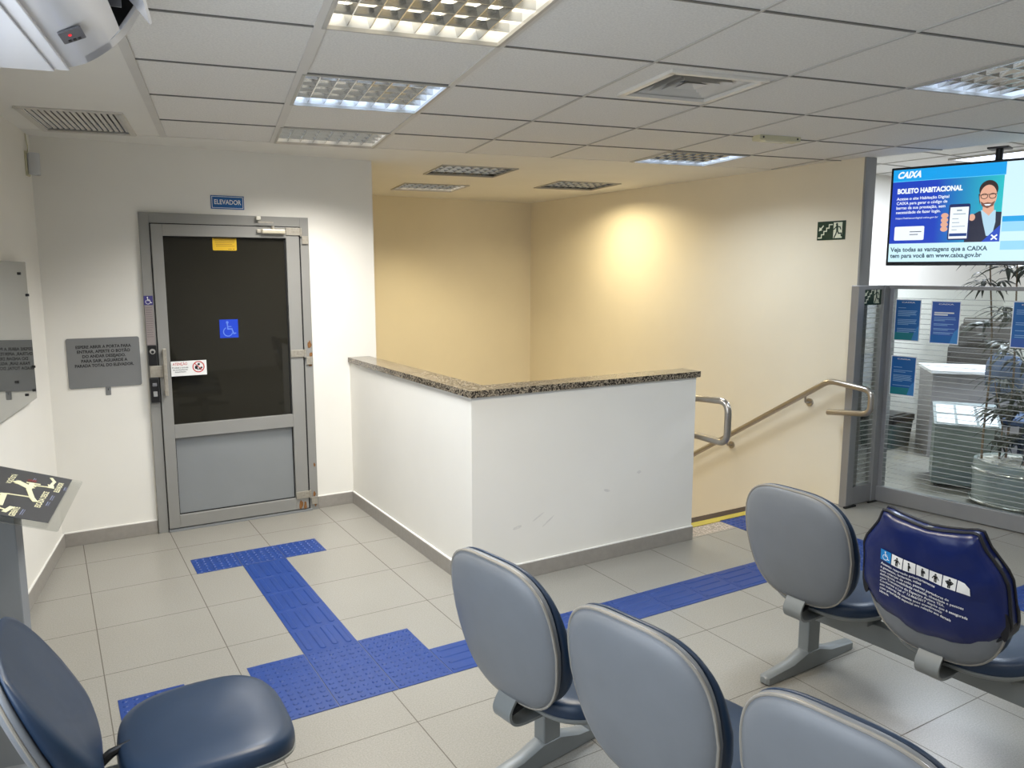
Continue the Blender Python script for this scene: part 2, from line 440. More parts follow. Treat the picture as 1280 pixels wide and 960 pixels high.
# ------------------------------------------------------------------ ceiling
JB = 2.425                                # distance of the last tile row
FIX = [(1, -.61, -.0), (1, .62, 1.24), (1, 1.85, 2.42), (5, 1.87, 2.42), (5, -.61, -.01), (3, 3.04, 3.63), (3, 4.31, 4.92), (5, 3.69, 4.30),
       (-1.0, -3.72, -3.11), (3, -3.1, -2.49), (6, -3.72, -3.11)]  # last three: unseen lights added behind the viewpoint as fill
def hole(i, b0, b1): return (i * PC + .012, b0 + .012, (i + 1) * PC - .012, b1 - .012)
HOLES = [hole(*q) for q in FIX]
VENT = (-.60, 1.75, -.155, 2.42); DIFF = (3.22 * PC, .085, 3.22 * PC + .43, .515)
HOLES += [(VENT[0] + .02, VENT[1] + .02, VENT[2] - .02, VENT[3] - .02), (DIFF[0] + .02, DIFF[1] + .02, DIFF[2] - .02, DIFF[3] - .02)]
def slab(x0, y0, x1, y1, z, holes):
    xs = sorted({x0, x1, *[v for h in holes for v in (h[0], h[2]) if x0 < v < x1]})
    ys = sorted({y0, y1, *[v for h in holes for v in (h[1], h[3]) if y0 < v < y1]})
    q = []
    for a, b in zip(xs[:-1], xs[1:]):
        for c, d in zip(ys[:-1], ys[1:]):
            mx, my = (a + b) / 2, (c + d) / 2
            if any(h[0] < mx < h[2] and h[1] < my < h[3] for h in holes): continue
            q.append((a, c, b, d))
    return q
def P(a, b, z): p = CO + CA * a + CB * b; return (p.x, p.y, z)
def clip(bm, co, no):
    bmesh.ops.bisect_plane(bm, geom=bm.verts[:] + bm.edges[:] + bm.faces[:], plane_co=co, plane_no=no, clear_outer=True)
def trim_room(bm):
    """cut the ceiling along the glass line and the right stair wall"""
    b2 = bm.copy()
    clip(bm, (0, 3.53, 0), (0, 1, 0)); clip(bm, Vector((4.985, 3.5, 0)), Vector((-GN.x, -GN.y, 0)))
    clip(b2, (0, 3.53, 0), (0, -1, 0)); clip(b2, (UR + .06, 0, 0), (1, 0, 0))
    me = bpy.data.meshes.new('t'); b2.to_mesh(me); b2.free(); bm.from_mesh(me); bpy.data.meshes.remove(me)
mb = MB()
for a, c, b, d in slab(0, -6.6, 8 * PC + 3, JB, 0, HOLES): mb.poly([P(a, c, ZC), P(b, c, ZC), P(b, d, ZC), P(a, d, ZC)])
trim_room(mb.bm)
ce = struct(mb.build('ceiling', M['ctile']))
mb = MB()
for a, c, b, d in slab(-1.9, -6.6, 0, JB, 0, HOLES) + slab(-1.9, JB, 9, 8, 0, HOLES): mb.poly([P(a, c, ZC - .001), P(b, c, ZC - .001), P(b, d, ZC - .001), P(a, d, ZC - .001)])
trim_room(mb.bm)
struct(mb.build('plaster_surround', M['plaster'], ce))
def bar(mb, a0, b0, a1, b1, w, z=.004):
    da, db = a1 - a0, b1 - b0; l = math.hypot(da, db); na, nb = -db / l * w / 2, da / l * w / 2
    lo = [P(a0 + na, b0 + nb, ZC - z), P(a0 - na, b0 - nb, ZC - z), P(a1 - na, b1 - nb, ZC - z), P(a1 + na, b1 + nb, ZC - z)]
    hi = [(x, y, ZC + .01) for x, y, _ in lo]
    mb.rings([lo, hi])
mb = MB(); mw = MB()
mr = MB()
for i in range(0, 12): bar(mw if i < 3 else mb, i * PC, -6.6, i * PC, JB, (.036, .040, .026)[i] if i < 3 else .011, .006 if i < 3 else .005)
rowb = lambda j: j * PR if j < 3 else 1.862 + (j - 3) * .6
for j in range(-10, 4):
    segs = [(0, 12 * PC)]
    for h in HOLES[:5]:
        if h[1] - .2 < rowb(j) < h[1] or h[3] < rowb(j) < h[3] + .2: pass
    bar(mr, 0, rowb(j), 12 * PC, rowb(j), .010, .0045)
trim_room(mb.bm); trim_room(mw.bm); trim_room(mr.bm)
struct(mr.build('ceiling_grid_cross', mat('ceiling_cross_bar_shaded', (112, 110, 106), .5), ce))  # shadow line along the tile rows put into a darker gray
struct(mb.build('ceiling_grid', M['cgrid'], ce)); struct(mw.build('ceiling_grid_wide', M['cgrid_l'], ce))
mb = MB(); bar(mb, -1.9, JB, 12 * PC, JB, .008, .0035); trim_room(mb.bm); struct(mb.build('edge_trim', M['plaster'], ce))
# office ceiling beyond the glass, a little higher, tiled
mb = MB(); mb.box((7.4, .9, 2.66), (5.0, 8.6, .06)); oc = struct(mb.build('ceiling_office', M['ctile']))
mb = MB()
for k in range(9): mb.box((5.2 + k * .6, .9, 2.628), (.014, 8.2, .008))
for k in range(15): mb.box((7.4, -3.4 + k * .6, 2.628), (4.8, .014, .009))
struct(mb.build('ceiling_grid', M['cgrid'], oc))
mb = MB(); e0 = Vector((4.985, 3.5, 0)); e1 = e0 + GD * 7
mb.box(((e0 + e1) / 2 + Vector((.02, 0, 2.555))), (.03, 7.0, .15), rot=Matrix.Rotation(math.atan2(GD.y, GD.x) + PI / 2, 3, 'Z'))
struct(mb.build('trim_3', M['plaster']))

# ------------------------------------------------------------------ ceiling light fixtures
def fixture(i, b0, b1, label, tube_col, tube_k, group='recessed louvre lights'):
    aw = PC - .02; bw = (b1 - b0) - .02
    c = cg(0, (b0 + b1) / 2) + CA * ((i + .5) * PC)
    Mx = frame3((c.x, c.y, ZC), CA, CB, (0, 0, 1))
    t = empty('ceiling_light', M=Mx); tag(t, label, 'ceiling light', group)
    h = MB()                                   # open box with sloping sides
    def sq(s, z): return [(-aw / 2 * s, -bw / 2 * s, z), (aw / 2 * s, -bw / 2 * s, z), (aw / 2 * s, bw / 2 * s, z), (-aw / 2 * s, bw / 2 * s, z)]
    h.rings([sq(.99, .0), sq(.97, .085)], cap0=False, cap1=True)
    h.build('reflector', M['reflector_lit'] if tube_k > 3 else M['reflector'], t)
    fr = MB()
    for x, y, dx, dy in ((0, -bw / 2, aw + .012, .012), (0, bw / 2, aw + .012, .012), (-aw / 2, 0, .012, bw), (aw / 2, 0, .012, bw)):
        fr.box((x, y, -.003), (dx, dy, .012))
    fr.build('frame', M['fix'], t)
    nx, ny = 8, 5
    lo = MB()
    for k in range(1, nx):
        x = -aw / 2 + aw * k / nx
        lo.prism([(x - .011, .040), (x + .011, .040), (x + .002, .006), (x - .002, .006)], -bw / 2, bw / 2, frame3((0, 0, 0), (1, 0, 0), (0, 0, 1), (0, -1, 0)))
    for k in range(1, ny):
        y = -bw / 2 + bw * k / ny
        lo.prism([(y - .006, .034), (y + .006, .034), (y + .001, .006), (y - .001, .006)], -aw / 2, aw / 2, frame3((0, 0, 0), (0, 1, 0), (0, 0, 1), (1, 0, 0)))
    lo.build('louvre', M['louver'], t)
    key = (tube_col, tube_k)
    if key not in _tx: _tx[key] = mat('tube_glow', tube_col, .4, emit=(tube_k, tube_col))
    for k in range(4):
        x = -aw / 2 + aw * (k + .5) / 4
        MB().cyl((x, -bw / 2 + .03, .060), (x, bw / 2 - .03, .060), .013, seg=12).build('tube', _tx[key], t, smooth=True)
    return t, c
def lamp(c, power, col, spread=120, size=.5):
    ld = bpy.data.lights.new('lamp', 'AREA'); ld.energy = power; ld.color = col; ld.shape = 'SQUARE'; ld.size = size; ld.spread = math.radians(spread)
    o = bpy.data.objects.new('lamp', ld); COL.objects.link(o); o.location = (c.x, c.y, ZC - .012)
    o.rotation_euler = (0, 0, -.1857); return o
WARM = (1.0, .90, .74); NEUT = (1.0, .97, .92); COOL = (.84, .92, 1.0); AMB = (1.0, .85, .54)
LIGHTS = [
 ('large warm-lit louvre light at the top edge of the picture', (255, 246, 226), 7, 26, WARM, 150),
 ('blue-white louvre light, middle of the row leading to the elevator wall', (200, 222, 255), 14, 22, COOL, 140),
 ('pale louvre light nearest the elevator wall, above the door corner', (255, 243, 224), 3.4, 31, NEUT, 132),
 ('blue-white louvre light at the tile edge in front of the stairwell', (200, 222, 255), 12, 17, COOL, 150),
 ('bright blue-white louvre light cut by the right picture edge', (200, 222, 255), 16, 20, COOL, 150),
 ('dark louvre light in plaster, nearest one over the stairwell', (255, 225, 180), .25, 3, AMB, 120),
 ('small pale louvre light deepest over the stairwell', (255, 243, 224), 3.2, 15, AMB, 115),
 ('dark louvre light over the stairs beside the right wall', (255, 225, 180), .6, 23, AMB, 155),
 ('unseen louvre light added over the left bench behind the viewpoint', (230, 235, 255), 5, 12, NEUT, 160),  # from here on, unseen fixtures added to fill the hall
 ('unseen louvre light added overhead behind the middle bench', (230, 235, 255), 5, 11, NEUT, 150),
 ('unseen louvre light added behind the right bench', (230, 235, 255), 5, 14, NEUT, 150)]
LP = 1.0
for q, (lab, tcol, tk, pw, lc, spr) in zip(FIX, LIGHTS):
    if q[0] == -1.0: q = (-.2, q[1], q[2])
    t, c = fixture(*q, lab, tcol, tk)
    if pw: lamp(c, pw * LP, lc, spr)
# office daylight-white lamps (two panels with frames)
for k, (x, y, pw) in enumerate(((6.9, 3.6, 85), (7.4, 1.2, 65))):
    t = empty('ceiling_light', (x, y, 2.628)); tag(t, ('white panel light over the office kiosk behind the glass', 'white panel light over the office chair behind the glass')[k], 'ceiling light', 'office panel lights')
    fr = MB()
    for dx, dy, sx, sy in ((0, -.31, .64, .02), (0, .31, .64, .02), (-.31, 0, .02, .6), (.31, 0, .02, .6)): fr.box((dx, dy, -.006), (sx, sy, .014))
    fr.build('frame', M['fix'], t)
    MB().box((0, 0, -.002), (.6, .6, .006)).build('diffuser', mat('panel_glow', (225, 235, 255), .5, emit=(3, (225, 235, 255))), t)
    ld = bpy.data.lights.new('lamp', 'AREA'); ld.energy = pw; ld.color = (.82, .89, 1); ld.size = .6
    o = bpy.data.objects.new('lamp', ld); COL.objects.link(o); o.location = (x, y, 2.61)

# unseen window added in the left wall for uplight and cool fill
def lwin(d, z): return lw(d, z, .0)
WM = frame3(lwin(-4.3, 1.45), CB, (0, 0, 1), CA)
wn = empty('window_2_added', M=WM); struct(wn)
b = MB()
for x, y, dx, dy in ((0, -.85, 2.3, .06), (0, .85, 2.3, .06), (-1.12, 0, .06, 1.7), (1.12, 0, .06, 1.7), (0, 0, .05, 1.7)): b.box((x, y, .02), (dx, dy, .05), bevel=.004)
b.build('window_frame', M['alu'], wn)
MB().box((0, 0, .006), (2.2, 1.65, .006)).build('window_pane', mat('added_lit_pane', (214, 228, 245), .4, emit=(1.2, (214, 230, 255))), wn)
ld = bpy.data.lights.new('daylight', 'AREA'); ld.shape = 'RECTANGLE'; ld.size = 2.1; ld.size_y = 1.6; ld.energy = 32; ld.color = (.84, .92, 1.0)  # lamp of the added window, brightens ceiling and left-facing sides
o = bpy.data.objects.new('daylight', ld); COL.objects.link(o); o.matrix_world = WM @ Matrix.Translation((0, 0, .06)) @ Matrix.Rotation(PI, 4, 'X')

# return-air grille in the plaster strip
gc = CO + CA * ((VENT[0] + VENT[2]) / 2) + CB * ((VENT[1] + VENT[3]) / 2)
t = empty('vent_grille', M=frame3((gc.x, gc.y, ZC), CA, CB, (0, 0, 1))); tag(t, 'rectangular slatted return-air grille in the ceiling above the wall sensor', 'vent')
gw, gl_ = VENT[2] - VENT[0], VENT[3] - VENT[1]
fr = MB()
for x, y, dx, dy in ((0, -gl_ / 2, gw + .02, .03), (0, gl_ / 2, gw + .02, .03), (-gw / 2, 0, .03, gl_), (gw / 2, 0, .03, gl_)): fr.box((x, y, -.004), (dx, dy, .010), bevel=.002)
fr.build('frame', M['grille'], t)
sl = MB()
for k in range(15): sl.box((-gw / 2 + .028 + k * (gw - .056) / 14, 0, .008), (.0165, gl_ - .03, .003), rot=Matrix.Rotation(-.25, 3, 'Y'))
sl.build('slats', M['grille'], t)
bk = MB().box((0, 0, .05), (gw - .04, gl_ - .04, .004)); bk.build('duct_back', M['black'], t)

# square supply diffuser
dc = CO + CA * ((DIFF[0] + DIFF[2]) / 2) + CB * ((DIFF[1] + DIFF[3]) / 2); dw = DIFF[2] - DIFF[0]
t = empty('air_diffuser', M=frame3((dc.x, dc.y, ZC), CA, CB, (0, 0, 1))); tag(t, 'square white four-way air diffuser set in a ceiling tile', 'vent')
fr = MB()
for s in (0,):
    for x, y, dx, dy in ((0, -dw / 2, dw + .03, .03), (0, dw / 2, dw + .03, .03), (-dw / 2, 0, .03, dw), (dw / 2, 0, .03, dw)): fr.box((x, y, -.006), (dx, dy, .014), bevel=.003)
fr.build('frame', mat('white_diffuser', (222, 218, 210), .4), t)
for k in range(5):
    s0 = dw / 2 - .012 - k * .038; s1 = s0 - .025
    def sq(s, z): return [(-s, -s, z), (s, -s, z), (s, s, z), (-s, s, z)]
    if k < 4: MB().rings([sq(s0, -.002), sq(s1, .030)], cap0=False, cap1=False).build('blade_ring', M['grille'], t)
    else: MB().rings([sq(s0, .0), sq(.004, .03)], cap0=False, cap1=True).build('center_cone', M['grille'], t)
MB().box((0, 0, .075), (dw - .03, dw - .03, .004)).build('duct_back', M['black'], t)

# emergency light box on the ceiling
t = empty('emergency_light', M=frame3((3.755, 3.272, ZC + .004), CA, CB, (0, 0, 1))); tag(t, 'small cream emergency light box on the ceiling beside the stairwell light', 'emergency light')
MB().box((0, 0, -.016), (.29, .075, .032), bevel=.005).build('housing', M['cream'], t)
MB().box((-.02, 0, -.034), (.15, .05, .006), bevel=.002).build('lens', mat('cream_lens', (214, 210, 190), .25), t)
for x in (-.12, .12): MB().cyl((x, -.039, -.016), (x, -.036, -.016), .006, seg=10).build('screw', M['black'], t)

# ------------------------------------------------------------------ air conditioner, top left
acM = frame3((0, 0, 0), CA, CB, (0, 0, 1))
t = empty('air_conditioner', M=acM); tag(t, 'white ceiling air conditioner with open louvre, cut by the top left corner', 'air conditioner')
NL = LW.dot(CA)
prof = [(NL + .01, 2.25), (NL + .06, 2.222), (-.357, 2.23), (-.303, 2.249), (-.243, 2.291), (-.202, 2.335), (-.176, 2.375), (-.163, 2.40), (-.155, 2.462), (NL + .01, 2.462)]
d0, d1 = 1.15, 2.436
hd0, hd1 = 1.25, 2.37            # outlet span
fr_ = frame3((0, 0, 0), (1, 0, 0), (0, 0, 1), (0, -1, 0))
def spline2(P_, n=5):
    Q = []
    for i in range(len(P_) - 1):
        p0, p1, p2, p3 = (Vector(P_[max(i - 1, 0)]), Vector(P_[i]), Vector(P_[i + 1]), Vector(P_[min(i + 2, len(P_) - 1)]))
        for k in range(n):
            u = k / n; q = .5 * ((2 * p1) + (p2 - p0) * u + (2 * p0 - 5 * p1 + 4 * p2 - p3) * u * u + (3 * p1 - p0 - 3 * p2 + p3) * u ** 3); Q.append((q.x, q.y))
    return Q + [P_[-1]]
curve = spline2(prof[2:9]); low = [p for p in curve if p[0] <= -.2431]; tip = [p for p in curve if p[0] >= -.3031]
mb = MB(); mb.prism(prof[:2] + low + [(-.243, 2.291), (-.30, 2.462), (NL + .01, 2.462)], -d1, -d0, fr_)
mb.prism(tip + [(-.30, 2.462), (-.303, 2.30)], -d1, -hd1, fr_); mb.prism(tip + [(-.30, 2.462), (-.303, 2.30)], -hd0, -d0, fr_)
mb.prism([(-.176, 2.44), (-.155, 2.44), (-.155, 2.462), (-.30, 2.462), (-.30, 2.455)], -hd1, -hd0, fr_)
mb.prism([(-.303, 2.249), (-.243, 2.291), (-.215, 2.322), (-.235, 2.322), (-.30, 2.29)], -hd1, -hd0, fr_)
mb.build('body', M['acwhite'], t, smooth=True, angle=30)
MB().box((NL + .34, (d0 + d1) / 2, 2.2185), (.56, d1 - d0 - .03, .006), bevel=.002).build('intake_panel', M['acwhite'], t)
MB().box((-.372, (d0 + d1) / 2, 2.226), (.05, d1 - d0 - .012, .008), bevel=.003).build('trim_rail', M['acwhite'], t)
MB().box((-.262, (hd0 + hd1) / 2, 2.39), (.004, hd1 - hd0, .13)).prism([(-.262, 2.326), (-.217, 2.328), (-.182, 2.380), (-.170, 2.402), (-.164, 2.44), (-.262, 2.455)], -hd1 + .001, -hd1 + .006, fr_).build('outlet_dark_liner', M['black'], t)  # black plates put in as the shade inside the outlet
MB().prism([(-.205, 2.405), (-.175, 2.372), (-.140, 2.328), (-.134, 2.332), (-.166, 2.380), (-.196, 2.412)], -2.32, -1.28, fr_).build('louvre_flap', M['acwhite'], t)
for y in (2.22, 1.98, 1.68, 1.38): MB().box((-.225, y, 2.375), (.06, .006, .08)).build('air_vane', M['acgray'], t)
sA = Vector((.100, 0, .043)).normalized(); sN = Vector((.043, 0, -.100)).normalized()
dpc = Vector((-.30, 2.165, 2.249)); dM = frame3(dpc + sN * .002, sA, (0, -1, 0), sA.cross(Vector((0, -1, 0))))
dp = empty('display', M=dM); dp.parent = t
disp = MB().prism(rrect(-.026, -.045, .026, .045, .005), -.001, .003, ).build('display_panel', M['acgray'], t); disp.matrix_local = dM
bpy.data.objects.remove(dp)
led = MB().prism(circ(-.004, .012, .004, 14, .007), .0032, .0045).build('indicator_light', M['red'], disp)
bt = MB()
for k in range(3): bt.prism(rect(-.014 + k * .011, -.038, -.007 + k * .011, -.022), .0032, .0042)
bt.build('buttons', M['black'], disp)

# motion sensor high in the left corner
c = lw(-.14, 2.30, .0)
t = empty('motion_sensor', M=frame3(c, CB * -1, (0, 0, 1), CA)); tag(t, 'small white motion sensor high on the left wall corner', 'sensor')
MB().box((0, 0, .006), (.07, .135, .012), bevel=.003).build('back_plate', M['cream'], t)
MB().rings([[(math.sin(a) * .034, y, .02 + math.cos(a) * .05) for a in [(-1.45 + k * .29) for k in range(11)]] for y in (-.06, .0, .06)], cap0=False, cap1=False, closed=False).box((0, 0, .03), (.062, .12, .035), bevel=.008).build('lens_body', mat('sensor_plastic', (196, 198, 200), .4), t, smooth=True)
MB().tube([(0, .062, .01), (.0, .09, .015), (-.01, .12, .008), (-.012, .168, .004)], .0025, 8, .02).build('cable', M['cream'], t, smooth=True)

# ------------------------------------------------------------------ elevator door
VD = VB - .012
dr = empty('door_1', (0, VD, 0)); struct(dr)
dr['label'] = 'gray steel elevator door with dark tinted glass and a lower panel'
mb = MB()
def jamb(x0, x1, z0, z1, y0=-.012, y1=.10): mb.box(((x0 + x1) / 2, (y0 + y1) / 2, (z0 + z1) / 2), (x1 - x0, y1 - y0, z1 - z0), bevel=.0015)
jamb(D0, .606, 0, DT); jamb(1.548, D1, 0, DT); jamb(.606, 1.548, 1.998, DT)
mb.build('door_frame', M['doorgray'], dr)
MB().box((1.077, .055, 1.0), (.95, .012, 2.0)).box((.6085, .006, 1.0), (.005, .03, 1.99)).box((1.5435, .006, 1.0), (.012, .03, 1.99)).box((1.077, .006, 1.9955), (.94, .03, .006)).build('door_gap', M['dark'], dr)
lf = MB()
def rail(x0, x1, z0, z1): lf.box(((x0 + x1) / 2, -.002, (z0 + z1) / 2), (x1 - x0, .04, z1 - z0), bevel=.002)
rail(.612, .679, .022, 1.992); rail(1.448, 1.536, .022, 1.992); rail(.679, 1.448, 1.920, 1.992); rail(.679, 1.448, .622, .710); rail(.679, 1.448, .022, .104)
lf.build('door_leaf', M['doorgray'], dr)
MB().box((1.0635, .012, .363), (.775, .012, .53)).build('door_panel', M['doorpanel'], dr)
mb = MB()
mb.box((1.0635, .004, .108), (.77, .004, .006)).box((1.445, .004, .363), (.006, .004, .51)).box((1.0635, .004, .619), (.77, .004, .006)).box((.682, .004, .363), (.006, .004, .51))
mb.box((1.0635, .004, 1.917), (.77, .004, .008)).box((1.444, .004, 1.315), (.008, .004, 1.21)).build('glazing_gasket', M['dark'], dr)
MB().box((1.0635, .010, 1.315), (.775, .008, 1.215)).build('door_glass', M['doorglass'], dr)
MB().box((1.085, -.012, .008), (.95, .03, .014)).build('threshold', M['doorpanel'], dr)
# pull handle
h = MB(); h.box((.643, -.052, 1.062), (.022, .014, .305), bevel=.004); h.box((.643, -.036, 1.19), (.018, .03, .016)); h.box((.643, -.036, .935), (.018, .03, .016))
h.build('door_handle', M['hinge'], dr)
# closer with its arm
cl = MB().box((1.362, -.036, 1.962), (.155, .036, .03), bevel=.008).build('door_closer', mat('closer_body', (206, 198, 176), .35, .3), dr)
MB().box((1.27, -.03, 1.962), (.03, .02, .024), bevel=.003).build('closer_cap', M['hinge'], cl)
MB().cyl((1.36, -.036, 1.975), (1.36, -.036, 2.0), .010, seg=12).box((1.31, -.05, 2.02), (.10, .012, .008), rot=None).build('closer_arm', M['hinge'], cl)
MB().box((1.268, -.03, 2.047), (.03, .03, .024), bevel=.004).build('arm_bracket', mat('pale_metal', (222, 218, 204), .4, .3), cl)
for z in (1.965, 1.135, .125):
    hg = MB(); hg.box((1.500, -.026, z), (.105, .008, .05), bevel=.0015); hg.box((1.578, -.018, z - .055), (.042, .008, .055), bevel=.0015); hg.cyl((1.548, -.026, z - .03), (1.548, -.026, z + .026), .008, seg=12)
    for dx, dz in ((-.035, .014), (-.035, -.014), (0, .0), (.03, .014)): hg.cyl((1.500 + dx, -.033, z + dz), (1.500 + dx, -.029, z + dz), .004, seg=8)
    hg.build('hinge', M['hinge'], dr)
for (x, z, s) in ((1.585, 1.19, .03), (1.592, 1.12, .022), (1.586, 1.06, .028), (1.48, .055, .035), (1.51, .045, .03), (1.585, .06, .035), (1.58, .115, .022), (1.588, .33, .016)):
    y = -.0135 if x > 1.55 else -.0235
    MB().prism([(x + s * random.uniform(.5, 1) * math.cos(a) * .55, z + s * random.uniform(.6, 1.2) * math.sin(a)) for a in [k * PI / 6 for k in range(12)]], -y, -y + .0006, frame3((0, 0, 0), (1, 0, 0), (0, 0, 1), (0, -1, 0))).build('rust_stain', M['rust'], dr)
# lock plates
lk = MB().box((.5765, -.022, 1.172), (.05, .02, .13), bevel=.004).build('card_lock', M['black'], dr)
MB().prism(circ(.5765, 1.197, .017, 20), .032, .036, frame3((0, 0, 0), (1, 0, 0), (0, 0, 1), (0, -1, 0))).build('lock_ring', mat('lock_chrome', (190, 188, 184), .3, .6), lk)
MB().prism(circ(.5765, 1.194, .009, 16), .036, .038, frame3((0, 0, 0), (1, 0, 0), (0, 0, 1), (0, -1, 0))).build('key_cylinder', M['black'], lk)
MB().box((.598, -.026, 1.068), (.088, .02, .074), bevel=.003).cyl((.58, -.038, 1.085), (.58, -.034, 1.085), .005, seg=8).cyl((.58, -.038, 1.048), (.58, -.034, 1.048), .005, seg=8).build('strike_plate', M['hinge'], dr)
lk = MB().box((.5765, -.022, .948), (.052, .02, .158), bevel=.004).build('call_station', M['black'], dr)
MB().box((.5765, -.034, .985), (.026, .006, .022), bevel=.003).build('button', M['acgray'], lk)
MB().box((.578, -.034, .925), (.024, .006, .034), bevel=.002).build('key_switch', mat('switch_plate', (150, 150, 148), .4), lk)

# ------------------------------------------------------------------ stickers and signs on the back wall
def wheelchair(s):
    """simple access symbol polygons, s = size, centred"""
    P = [circ(-.08 * s, .36 * s, .075 * s, 14)]
    P += stroke([(-.08 * s, .26 * s), (-.06 * s, -.02 * s), (.16 * s, -.02 * s), (.26 * s, -.30 * s), (.36 * s, -.27 * s)], .065 * s)
    P += stroke([(-.07 * s, .12 * s), (.12 * s, .12 * s)], .05 * s)
    a = [(-.06 * s + .25 * s * math.cos(t), -.18 * s + .25 * s * math.sin(t)) for t in [math.radians(120 + k * 20) for k in range(12)]]
    return P + stroke(a, .05 * s)
# ELEVADOR
t = empty('elevator_sign', M=on_back_wall(1.086, 2.143, VB)); tag(t, 'small blue sign reading ELEVADOR above the gray door', 'sign')
flat('plate', rect(-.104, -.043, .104, .043), 0, .005, M['signblue'], t)
b = MB()
for x0, y0, x1, y1 in ((-.098, .034, .098, .037), (-.098, -.037, .098, -.034), (-.098, -.037, -.095, .037), (.095, -.037, .098, .037)): b.prism(rect(x0, y0, x1, y1), .005, .0056)
b.build('border', M['white'], t)
text('lettering', 'ELEVADOR', .042, M['white'], t, (0, 0, .0062), bold=.012, width=.168)
# instruction plaque with its key tag
t = empty('instruction_plaque', M=on_back_wall(.306, 1.140, VB)); tag(t, 'gray plaque of black elevator instructions on the wall left of the door', 'sign')
flat('plate', rrect(-.202, -.154, .202, .154, .012), 0, .006, M['plaque'], t)
for k, (s, wd) in enumerate((('ESPERE ABRIR A PORTA PARA', .305), ('ENTRAR, APERTE O BOTÃO', .292), ('DO ANDAR DESEJADO.', .238), ('PARA SAIR, AGUARDE A', .255), ('PARADA TOTAL DO ELEVADOR.', .325))):
    text('lettering', s, .0255, M['blackprint'], t, (0, .099 - k * .0288, .0066), bold=.03, width=wd)
t = empty('key_tag', M=on_back_wall(.315, .961, VB + .001)); tag(t, 'small gray tag hanging under the instruction plaque', 'tag')
flat('plate', rrect(-.015, -.027, .015, .030, .004), 0, .004, M['plaque'], t); flat('mark', rect(-.002, .004, .002, .016), .004, .001, M['blackprint'], t)
# yellow sticker
YG = VD + .006
t = empty('warning_sticker', M=on_back_wall(1.054, 1.876, YG)); tag(t, 'yellow printed warning sticker at the top of the door glass', 'sticker')
flat('sheet', rrect(-.075, -.042, .075, .042, .006), 0, .0012, M['yellow'], t)
rows = [rect(-.066, .031, .066, .0345)] + [rect(-.05 + random.uniform(-.012, .0), .018 - k * .011, .05 + random.uniform(-.01, .014), .0205 - k * .011) for k in range(4)] + [rect(.02, -.034, .045, -.031), rect(.052, -.036, .060, -.030)]
flats('print_lines', rows, .0013, .0004, mat('brown_print', (120, 84, 20), .5), t)
# blue access sticker on the glass
t = empty('access_sticker', M=on_back_wall(1.054, 1.322, YG)); tag(t, 'blue wheelchair symbol sticker in the middle of the dark door glass', 'sticker')
flat('sheet', rect(-.059, -.061, .059, .061), 0, .0012, M['iconblue'], t)
flats('wheelchair_symbol', wheelchair(.115), .0014, .0005, mat('pale_blue_print', (96, 128, 214), .5), t)
# attention sticker
t = empty('attention_sticker', M=on_back_wall(.787, 1.078, VB - .040)); tag(t, 'white ATENÇÃO sticker with a red prohibition circle beside the handle', 'sticker')
flat('sheet', rect(-.108, -.048, .108, .048), 0, .0012, M['white'], t)
text('lettering', 'ATENÇÃO', .024, M['redprint'], t, (-.053, .029, .0016), bold=.01, width=.088)
for k, s in enumerate(('Proibida a entrada', 'de acompanhantes', 'desautorizados')): text('lettering', s, .014, M['blackprint'], t, (-.053, .006 - k * .0135, .0016), bold=.008, width=(.096, .088, .066)[k])
ring = []
for k in range(28):
    a, b_ = 2 * PI * k / 28, 2 * PI * (k + 1) / 28
    ring.append([(.058 + .037 * math.cos(a), .006 + .037 * math.sin(a)), (.058 + .037 * math.cos(b_), .006 + .037 * math.sin(b_)), (.058 + .031 * math.cos(b_), .006 + .031 * math.sin(b_)), (.058 + .031 * math.cos(a), .006 + .031 * math.sin(a))])
flats('pictogram', [circ(.044, .002, .009, 12, .012), circ(.060, .022, .008, 10), rect(.060, -.014, .072, .0), circ(.076, .0, .006, 10), rect(.05, -.016, .056, -.004)], .0014, .0004, M['blackprint'], t)
flats('prohibition_ring', ring + stroke([(.034, .030), (.082, -.018)], .005), .0018, .0004, M['redprint'], t)
# jamb strip
t = empty('door_label', M=on_back_wall(.574, 1.385, VD - .0125)); tag(t, 'narrow instruction strip with a wheelchair square on the left door frame', 'sticker')
flat('strip', rect(-.024, -.15, .024, .10), 0, .001, mat('mauve_gray_strip', (142, 132, 130), .5), t)
flat('blue_square', rect(-.026, .104, .026, .162), 0, .001, mat('deep_blue_square', (54, 48, 116), .5), t)
flats('wheelchair_symbol', [[(x, y + .133) for x, y in p] for p in wheelchair(.052)], .0012, .0004, M['white'], t)
flats('print_lines', [rect(-.020, .085 - k * .014, .020 - random.uniform(0, .01), .0885 - k * .014) for k in range(14)], .0012, .0003, mat('faint_print', (112, 104, 104), .5), t)

